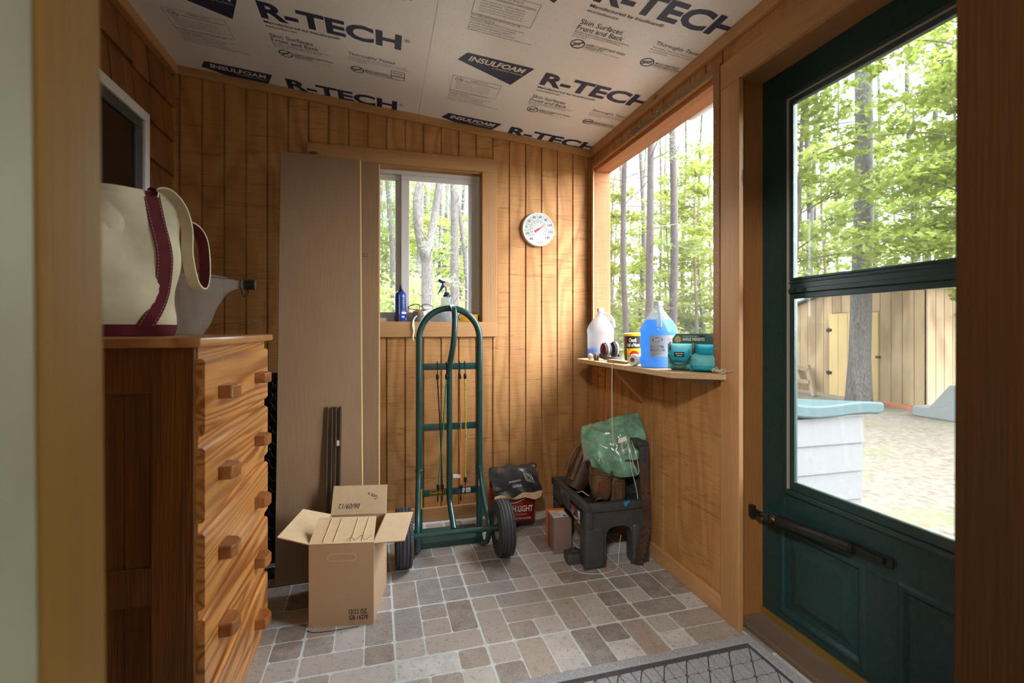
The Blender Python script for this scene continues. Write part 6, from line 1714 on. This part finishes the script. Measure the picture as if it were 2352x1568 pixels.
# deck box
t = thing('storage_bin', 'pale grey resin outdoor bin with a wavy slate blue lid', 'storage bin', (2.10, 2.36, GZ))
bx1 = 0.80
mb = MB(); mb.prism([(-0.25, 0.0), (bx1 - 0.03, 0.0), (bx1, 0.80), (-0.25, 0.80)], 0.0, 0.75, 'Y')
for k in range(6):
    za, zb = 0.010 + 0.172 * k, min(0.93, 0.010 + 0.172 * (k + 1) - 0.012)
    mb.add([(x, y, z) for x in (-0.25, bx1 - 0.035 + 0.03 * k / 5) for (y, z) in ((-0.016, za), (0.001, za), (0.001, zb), (-0.002, zb))], [(0, 1, 2, 3), (7, 6, 5, 4), (0, 4, 5, 1), (1, 5, 6, 2), (2, 6, 7, 3), (3, 7, 4, 0)])
mb.build('body', M['deckbox'], t, bevel=0.004)
NX = 24; V = []
for y, dz in ((-0.055, 0.0), (0.80, -0.09)):
    for zz in (0, 1):
        for i in range(NX + 1):
            x = -0.30 + (bx1 + 0.40) * i / NX
            wv = 0.018 * math.sin(x * 7.2 + 2.1) - 0.055 * (x / 0.9)
            V.append((x, y, 0.985 + wv + dz - (0.075 if zz == 0 else 0) * (1 if i < NX else 0.75)))
n = NX + 1
F = [(i, i + 1, n + i + 1, n + i) for i in range(NX)] + [(2 * n + i + 1, 2 * n + i, 3 * n + i, 3 * n + i + 1) for i in range(NX)] + [(n + i, n + i + 1, 3 * n + i + 1, 3 * n + i) for i in range(NX)] + [(i + 1, i, 2 * n + i, 2 * n + i + 1) for i in range(NX)] + [(0, n, 3 * n, 2 * n), (NX, 2 * n + NX, 3 * n + NX, n + NX)]
mb = MB(); mb.add(V, F); mb.build('lid', M['decklid'], t, smooth=40, bevel=0.012)

# shed
t = thing('garden_shed', 'weathered plywood shed with a plain board door beyond the yard', 'shed', (9.0, 7.0, GZ))
mb = MB(); 
gab = [(-0.80, 0.06), (2.6, 0.06), (2.6, 1.72), (0.25, 2.38), (-0.80, 2.14)]
cutsY = [-0.80 + 0.2 * k for k in range(18)]
def gtop(y): return 2.38 - (y - 0.25) * 0.281 if y > 0.25 else 2.38 - (0.25 - y) * 0.229
for a, b in zip(cutsY, cutsY[1:]):
    if a + 0.1 > 0.04 and b < 1.08 + 0.1 and a >= 0.0: lo = 1.74
    else: lo = 0.06
    g_ = 0.006
    mb.prism([(a + g_, lo), (b - g_, lo), (b - g_, gtop(b)), (a + g_, gtop(a))], 0.0, 0.02, 'X')
mb.prism(gab, 0.015, 0.05, 'X'); mb.box(0.0, 2.4, -0.79, -0.77, 0.06, 2.1)
for k in range(12): mb.box(0.2 * k + 0.006, 0.2 * k + 0.194, -0.81, -0.785, 0.06, 2.1)
mb.box(0.0, 2.4, 2.57, 2.6, 0.06, 1.7)
mb.build('wall', M['shedwall'], t)
mb = MB(); mb.prism([(-0.95, 2.16), (0.25, 2.44), (2.75, 1.735), (2.75, 1.69), (0.25, 2.395), (-0.95, 2.115)], -0.12, 2.5, 'X'); mb.build('roof', M['shedroof'], t)
mb = MB()
for k in range(5): mb.box(-0.012, 0.012, 0.03 + k * 0.207 + 0.004, 0.03 + (k + 1) * 0.207 - 0.004, 0.05, 1.715)
mb.box(-0.002, 0.014, 0.03, 1.065, 0.05, 1.715); sd = mb.build('door', M['sheddoor'], t)
for zz in (0.50, 1.38):
    mb = MB(); mb.box(-0.024, -0.012, 1.00, 1.12, zz - 0.03, zz + 0.03); mb.box(-0.026, -0.012, 1.06, 1.075, zz - 0.05, zz + 0.05); mb.build('hinge', M['black'], sd)
mb = MB(); mb.box(-0.026, -0.012, -0.02, 0.07, 0.86, 0.90); mb.build('hasp', M['black'], sd)
t = thing('saw_horse', 'weathered wooden trestle leaning at the left foot of the shed', 'trestle', (8.72, 8.55, GZ))
for k, (p0, p1) in enumerate((((0, -0.38, 0.0), (0.12, -0.10, 0.62)), ((0, 0.42, 0.0), (0.12, 0.20, 0.62)), ((0.02, -0.25, 0.28), (0.02, 0.40, 0.30)), ((0.09, -0.16, 0.54), (0.09, 0.45, 0.58)), ((0.05, 0.02, 0.28), (0.09, 0.16, 0.56)))):
    mb = MB(); mb.tube([p0, p1], 0.055, 4); mb.build('leg' if k < 2 else 'rail', M['weathered'], t)
t = thing('stone_steps', 'grey precast step block at the right end of the shed', 'steps', (8.35, 5.55, GZ))
mb = MB(); mb.prism([(0.42, 0.0), (0.42, 0.16), (0.18, 0.16), (-0.12, 0.55), (-0.30, 0.55), (-0.30, 0.0)], 0.0, 0.7, 'X'); mb.build('block', M['greystone'], t, bevel=0.015)
mb = MB(); mb.box(8.93, 8.98, 6.35, 7.0, GZ, GZ + 0.05)
tag(mb.build('orange_board', plain('orange_board', (0.55, 0.16, 0.07), 0.7)), 'thin orange red board along the bottom of the shed wall', 'board')

# ---- woods
def leaf_mesh(name, sprays, size, per, flat=0.35, seed=0, lobes=3, thin=0.45):
    """Leaves scattered in flattened sprays: (x, y, z, radius)."""
    g = np.random.default_rng(seed)
    C = []
    for (x, y, z, r_) in sprays:
        n = max(4, int(per * (r_ / 0.5) ** 2))
        a = g.uniform(0, 2 * PI, n); q = r_ * np.sqrt(g.uniform(0, 1, n))
        C.append(np.stack([x + q * np.cos(a), y + q * np.sin(a), z + g.normal(0, flat * r_ * 0.35, n)], 1))
    C = np.concatenate(C); n = len(C)
    yaw = g.uniform(0, 2 * PI, n); tilt = g.normal(0, 0.55, n); roll = g.normal(0, 0.5, n); s = size * g.uniform(0.6, 1.25, n)
    f = np.stack([np.cos(yaw) * np.cos(tilt), np.sin(yaw) * np.cos(tilt), np.sin(tilt)], 1)
    sd = np.stack([-np.sin(yaw), np.cos(yaw), np.zeros(n)], 1)
    up = np.cross(f, sd)
    sd = sd * np.cos(roll)[:, None] + up * np.sin(roll)[:, None]
    verts = []; faces = []
    angs = [0.0] if lobes == 1 else [0.0, 0.95, -0.95]
    for k, an in enumerate(angs):
        d = f * math.cos(an) + sd * math.sin(an); e = sd * math.cos(an) - f * math.sin(an)
        L = (s if k == 0 else s * 0.75)[:, None]; w = L * thin * 0.5
        quad = np.stack([C, C + d * L * 0.55 + e * w, C + d * L, C + d * L * 0.55 - e * w], 1)
        verts.append(quad)
    Vv = np.stack(verts, 1).reshape(-1, 3)
    nf = n * len(angs)
    me = bpy.data.meshes.new(name)
    me.vertices.add(len(Vv)); me.vertices.foreach_set('co', Vv.ravel().astype(np.float32))
    me.loops.add(nf * 4); me.loops.foreach_set('vertex_index', np.arange(nf * 4, dtype=np.int32))
    me.polygons.add(nf); me.polygons.foreach_set('loop_start', np.arange(0, nf * 4, 4, dtype=np.int32))
    me.update(calc_edges=True)
    return me

def link_mesh(name, me, mat, parent):
    me.materials.append(mat) if not me.materials else None
    o = bpy.data.objects.new(name, me); COL.objects.link(o); o.parent = parent
    return o

def trunk_pts(h, bend, seed, n=14):
    g = random.Random(seed); p = []
    ph1, ph2 = g.uniform(0, 6), g.uniform(0, 6)
    for k in range(n + 1):
        z = h * k / n
        p.append(Vector((bend * math.sin(z * 0.55 + ph1) - bend * math.sin(ph1), bend * math.sin(z * 0.45 + ph2) - bend * math.sin(ph2), z)))
    return p

def make_pine(label, loc, dia, h=13.0, bend=0.08, seed=1, group=None, fork=None, twigs=10, needles=True, lean=0.0):
    t = thing('pine_tree', label, 'tree', loc, random.Random(seed).uniform(0, 6), group)
    P = trunk_pts(h, bend, seed)
    for p in P: p.x += lean * p.z
    mb = MB()
    r0 = dia / 2
    if fork:
        k = max(2, int(fork / h * (len(P) - 1))); base = P[:k + 1]
        mb.tube(base, [r0 * (1.25 - 0.25 * min(1, i / 2)) * (1 - 0.05 * i) for i in range(len(base))], 12)
        e = base[-1]
        for sx, ln in ((-1, 1.0), (1, 1.2)):
            mb.tube(catmull([e - Vector((0, 0, 0.15)), e + Vector((sx * 0.22, 0.03, 0.32)), e + Vector((sx * 0.38, 0.0, 0.95)), e + Vector((sx * 0.30 * ln, -0.1, 1.9)), e + Vector((sx * 0.5, 0.1, 3.4))], 4), [r0 * 0.72 * (1 - 0.035 * i) for i in range(17)], 10)
    else:
        mb.tube(P, [r0 * (1.22 if i == 0 else 1.0) * (1 - 0.55 * i / len(P)) for i in range(len(P))], 12)
    mb.build('trunk', M['bark'] if dia > 0.3 else M['bark_sundimmed'], t, smooth=60)
    g = random.Random(seed + 50); mb = MB(); sp = []
    for k in range(twigs):
        z = g.uniform(1.4, h * 0.62); b = P[min(len(P) - 1, int(z / h * (len(P) - 1)))].copy(); b.z = z
        a = g.uniform(0, 2 * PI); L = g.uniform(0.6, 1.8)
        e = b + Vector((math.cos(a) * L, math.sin(a) * L, g.uniform(-0.25, 0.45)))
        mid = b.lerp(e, 0.5) + Vector((0, 0, g.uniform(-0.05, 0.16)))
        mb.tube([b, mid, e], [0.016, 0.011, 0.004], 5)
        if k % 2 == 0 and z > 2.2: sp.append((e.x, e.y, e.z, 0.34))
        e2 = mid + Vector((g.uniform(-.5, .5), g.uniform(-.5, .5), g.uniform(-.1, .4))); mb.tube([mid, e2], [0.007, 0.003], 4)
    if mb.f: mb.build('bare_branches', M['twig'], t)
    if needles:
        for k in range(26):
            z = g.uniform(h * 0.42, h); a = g.uniform(0, 2 * PI); q = g.uniform(0.2, 1.6) * (1.1 - 0.6 * z / h)
            b = P[min(len(P) - 1, int(z / h * (len(P) - 1)))]
            sp.append((b.x + q * math.cos(a), b.y + q * math.sin(a), z, 0.42))
        link_mesh('needle_tufts', leaf_mesh('needle_tufts', sp, 0.13, 110, 0.7, seed, 3, 0.13), M['needle'], t)
    return t

def make_maple(label, loc, h, seed, nb=20, reach=2.0, group=None, leaf=0.105, per=120, low=0.7, mat='leaf', lobes=3):
    t = thing('young_maple', label, 'tree', loc, 0, group)
    P = trunk_pts(h, 0.12, seed, 10)
    mb = MB(); mb.tube(P, [0.045 * (1 - 0.8 * i / len(P)) + 0.006 for i in range(len(P))], 8); mb.build('stem', M['twig'], t, smooth=60)
    g = random.Random(seed); mb = MB(); sp = []
    for k in range(nb):
        z = low + (h - low) * (k + g.random()) / nb
        b = P[min(len(P) - 1, int(z / h * 10))].copy(); b.z = z
        a = k * 2.4 + g.uniform(-.4, .4); L = reach * g.uniform(0.55, 1.1) * (1.1 - 0.6 * z / h)
        e = b + Vector((math.cos(a) * L, math.sin(a) * L, L * g.uniform(0.0, 0.35)))
        pts = catmull([b, b.lerp(e, 0.5) + Vector((0, 0, 0.08)), e], 4)
        mb.tube(pts, [0.014 * (1 - i / (len(pts) + 2)) + 0.002 for i in range(len(pts))], 5)
        for f in (0.30, 0.5, 0.72, 0.95):
            p = b.lerp(e, f); d = L * 0.22
            sp.append((p.x + g.uniform(-d, d), p.y + g.uniform(-d, d), p.z + g.uniform(-0.06, 0.12), 0.18 + 0.30 * g.random()))
    mb.build('branches', M['twig'], t)
    link_mesh('foliage', leaf_mesh('foliage', sp, leaf, per, 0.45, seed, lobes, 0.55), M[mat], t)
    return t

def ray_pt(px, w):
    """A spot on the yard w metres out along a bearing; the table below was read off as bearings."""
    u = (px - 1176) / 1119.5; c, s = math.cos(0.26279), math.sin(0.26279)
    return (round((u * c + s) * w, 2), round((-u * s + c) * w, 2), GZ)

make_pine('thick rough barked pine trunk standing in front of the shed door', ray_pt(1972, 8.95), 0.36, 12, 0.05, 3, twigs=6)
make_pine('straight pine trunk, widest one seen through the screened window', ray_pt(1490, 11.5), 0.20, 13, 0.05, 5, twigs=14)
make_pine('slightly leaning pine left of the straight one in the screened window', ray_pt(1446, 13), 0.17, 13, 0.16, 8, twigs=14)
make_pine('dark pine trunk right of the blue jug cap in the screened window', ray_pt(1541, 13), 0.23, 13, 0.07, 12, twigs=12)
make_pine('pale pine trunk at the near edge of the screened window', ray_pt(1646, 10), 0.22, 3.2, 0.04, 17, twigs=0, needles=False)
make_pine('forked pine in the middle of the sliding window', ray_pt(981, 9.5), 0.29, 8.0, 0.05, 21, fork=3.0, twigs=6)
make_pine('pine right of the forked one in the sliding window', ray_pt(1043, 12), 0.23, 13, 0.05, 25, twigs=14)
make_pine('curving thin pine at the right side of the sliding window', ray_pt(1061, 13), 0.15, 12, 0.28, 29, twigs=12)
make_pine('slim pine seen left of the sliding window mullion', ray_pt(893, 13), 0.15, 12, 0.2, 33, twigs=12)

bgl = 'slender bare trunk standing far back among the woods'
proto = [make_pine(bgl, ray_pt(px, w), d, 15, 0.10, sd, 'far back tree trunks', twigs=16) for px, w, d, sd in ((1466, 19, 0.20, 41), (915, 21, 0.17, 43), (2085, 18, 0.24, 47))]
g = random.Random(99)
far = [(1420, 22), (1515, 24), (1575, 27), (1606, 25), (1530, 34), (1480, 36), (1440, 31), (1555, 40), (1626, 33), (880, 18), (900, 30), (945, 26), (960, 19), (1008, 22), (1025, 28), (1068, 24), (1078, 32), (925, 36), (990, 34), (870, 26), (1850, 17), (1885, 21), (1925, 26), (2015, 23), (2050, 28), (2120, 24), (2150, 19), (2185, 25), (1905, 35), (2000, 36), (2100, 38), (1390, 28), (855, 33), (1100, 27), (1665, 24), (1700, 30), (2230, 22)]
for k, (px, w) in enumerate(far):
    copy_thing(proto[k % 3], ray_pt(px + g.uniform(-4, 4), w), g.uniform(0, 6), g.uniform(0.8, 1.15))

mA = make_maple('leafy young maple spreading right of the thick trunk at the storm door', ray_pt(2265, 7.4), 6.4, 61, 30, 2.3, low=2.2, per=85)
make_maple('leafy young maple left of the thick trunk at the storm door', ray_pt(1808, 8.0), 6.6, 62, 26, 1.9, low=2.35, per=85)
make_maple('maple branch hanging in front of the right half of the shed', ray_pt(2228, 6.6), 5.2, 63, 24, 1.75, low=1.75, leaf=0.095)
make_maple('bright young maple filling the right half of the screened window', ray_pt(1605, 14.5), 6.4, 64, 26, 1.75, low=0.9, per=85)
make_maple('young maple at the left side of the screened window', ray_pt(1412, 14.0), 5.6, 65, 18, 1.4, low=0.8, per=80)
ml = 'young green maple further back among the pine trunks'
mg = 'further back green maples'
pm = [make_maple(ml, ray_pt(1545, 16.5), 6.2, 71, 17, 2.0, mg, leaf=0.12, per=62), make_maple(ml, ray_pt(2010, 14.0), 7.0, 73, 19, 2.2, mg, leaf=0.12, per=62, low=1.8)]
for k, (px, w, sc) in enumerate(((1462, 20, 1.0), (1620, 15, 1.0), (1500, 26, 1.2), (1580, 23, 1.1), (1910, 13.5, 1.05), (2075, 13, 1.05), (2175, 12.5, 1.0), (1860, 18, 1.2), (2140, 18, 1.2), (2000, 20, 1.25), (2210, 15, 1.1), (900, 24, 1.1), (1075, 20, 1.0), (1000, 30, 1.3), (950, 27, 1.2), (1935, 24, 1.3), (1405, 17, 0.9), (1530, 31, 1.3), (1650, 20, 1.1))):
    copy_thing(pm[k % 2], ray_pt(px, w), g.uniform(0, 6), sc)
def make_shrub(loc, seed, label, grp):
    t = thing('shrub', label, 'shrub', loc, 0, grp)
    gg = random.Random(seed); mb = MB(); sp = []
    for k in range(16):
        a = gg.uniform(0, 2 * PI); L = gg.uniform(0.2, 0.9); z = gg.uniform(0.5, 1.5)
        e = Vector((math.cos(a) * L, math.sin(a) * L, z)); mb.tube([(0, 0, 0), e * 0.5 + Vector((0, 0, 0.1)), e], [0.010, 0.007, 0.003], 4)
        sp += [(e.x, e.y, z, 0.42), (e.x * 0.6, e.y * 0.6, z * 0.65, 0.38)]
    mb.build('stems', M['twig'], t)
    link_mesh('foliage', leaf_mesh('foliage', sp, 0.10, 90, 0.9, seed, 3, 0.55), M['leaf2'], t)
    return t
sl, sg = 'low light green bush in the undergrowth beyond the windows', 'undergrowth bushes'
sp_ = [make_shrub(ray_pt(1490, 15), 81, sl, sg), make_shrub(ray_pt(930, 13), 82, sl, sg)]
for k in range(46):
    px = (860 + 250 * ((k * 37) % 100) / 100) if k % 3 == 0 else (1390 + 280 * ((k * 53) % 100) / 100 if k % 3 == 1 else 1800 + 480 * ((k * 29) % 100) / 100)
    w = (12 + 16 * ((k * 61) % 100) / 100) if k % 3 != 2 else 16 + 14 * ((k * 61) % 100) / 100
    copy_thing(sp_[k % 2], ray_pt(px, w), g.uniform(0, 6), g.uniform(0.9, 1.7))

# unseen maples added right of the door to shade the yard from the sun
for k, (x, y) in enumerate(((4.9, 0.9), (6.4, 1.6), (8.0, 2.4), (9.8, 2.8), (6.8, -0.8), (9.0, 0.2), (11.2, 4.5), (12.6, 3.4), (10.4, 5.0), (11.8, 1.5))):
    copy_thing(pm[k % 2], (x, y, GZ), g.uniform(0, 6), g.uniform(0.85, 1.05))

for k in range(26):
    px = 862 + 235 * ((k * 43) % 100) / 100; w = 14 + 16 * ((k * 71) % 100) / 100
    if k % 2: copy_thing(sp_[k % 4 // 2], ray_pt(px, w), g.uniform(0, 6), g.uniform(1.2, 2.0))
    else: copy_thing(pm[k % 4 // 2], ray_pt(px, w + 5), g.uniform(0, 6), g.uniform(0.9, 1.3))
for k in range(14):
    copy_thing(proto[k % 3], ray_pt(858 + 17.5 * k + g.uniform(-6, 6), 22 + 14 * ((k * 37) % 100) / 100), g.uniform(0, 6), g.uniform(0.8, 1.1))
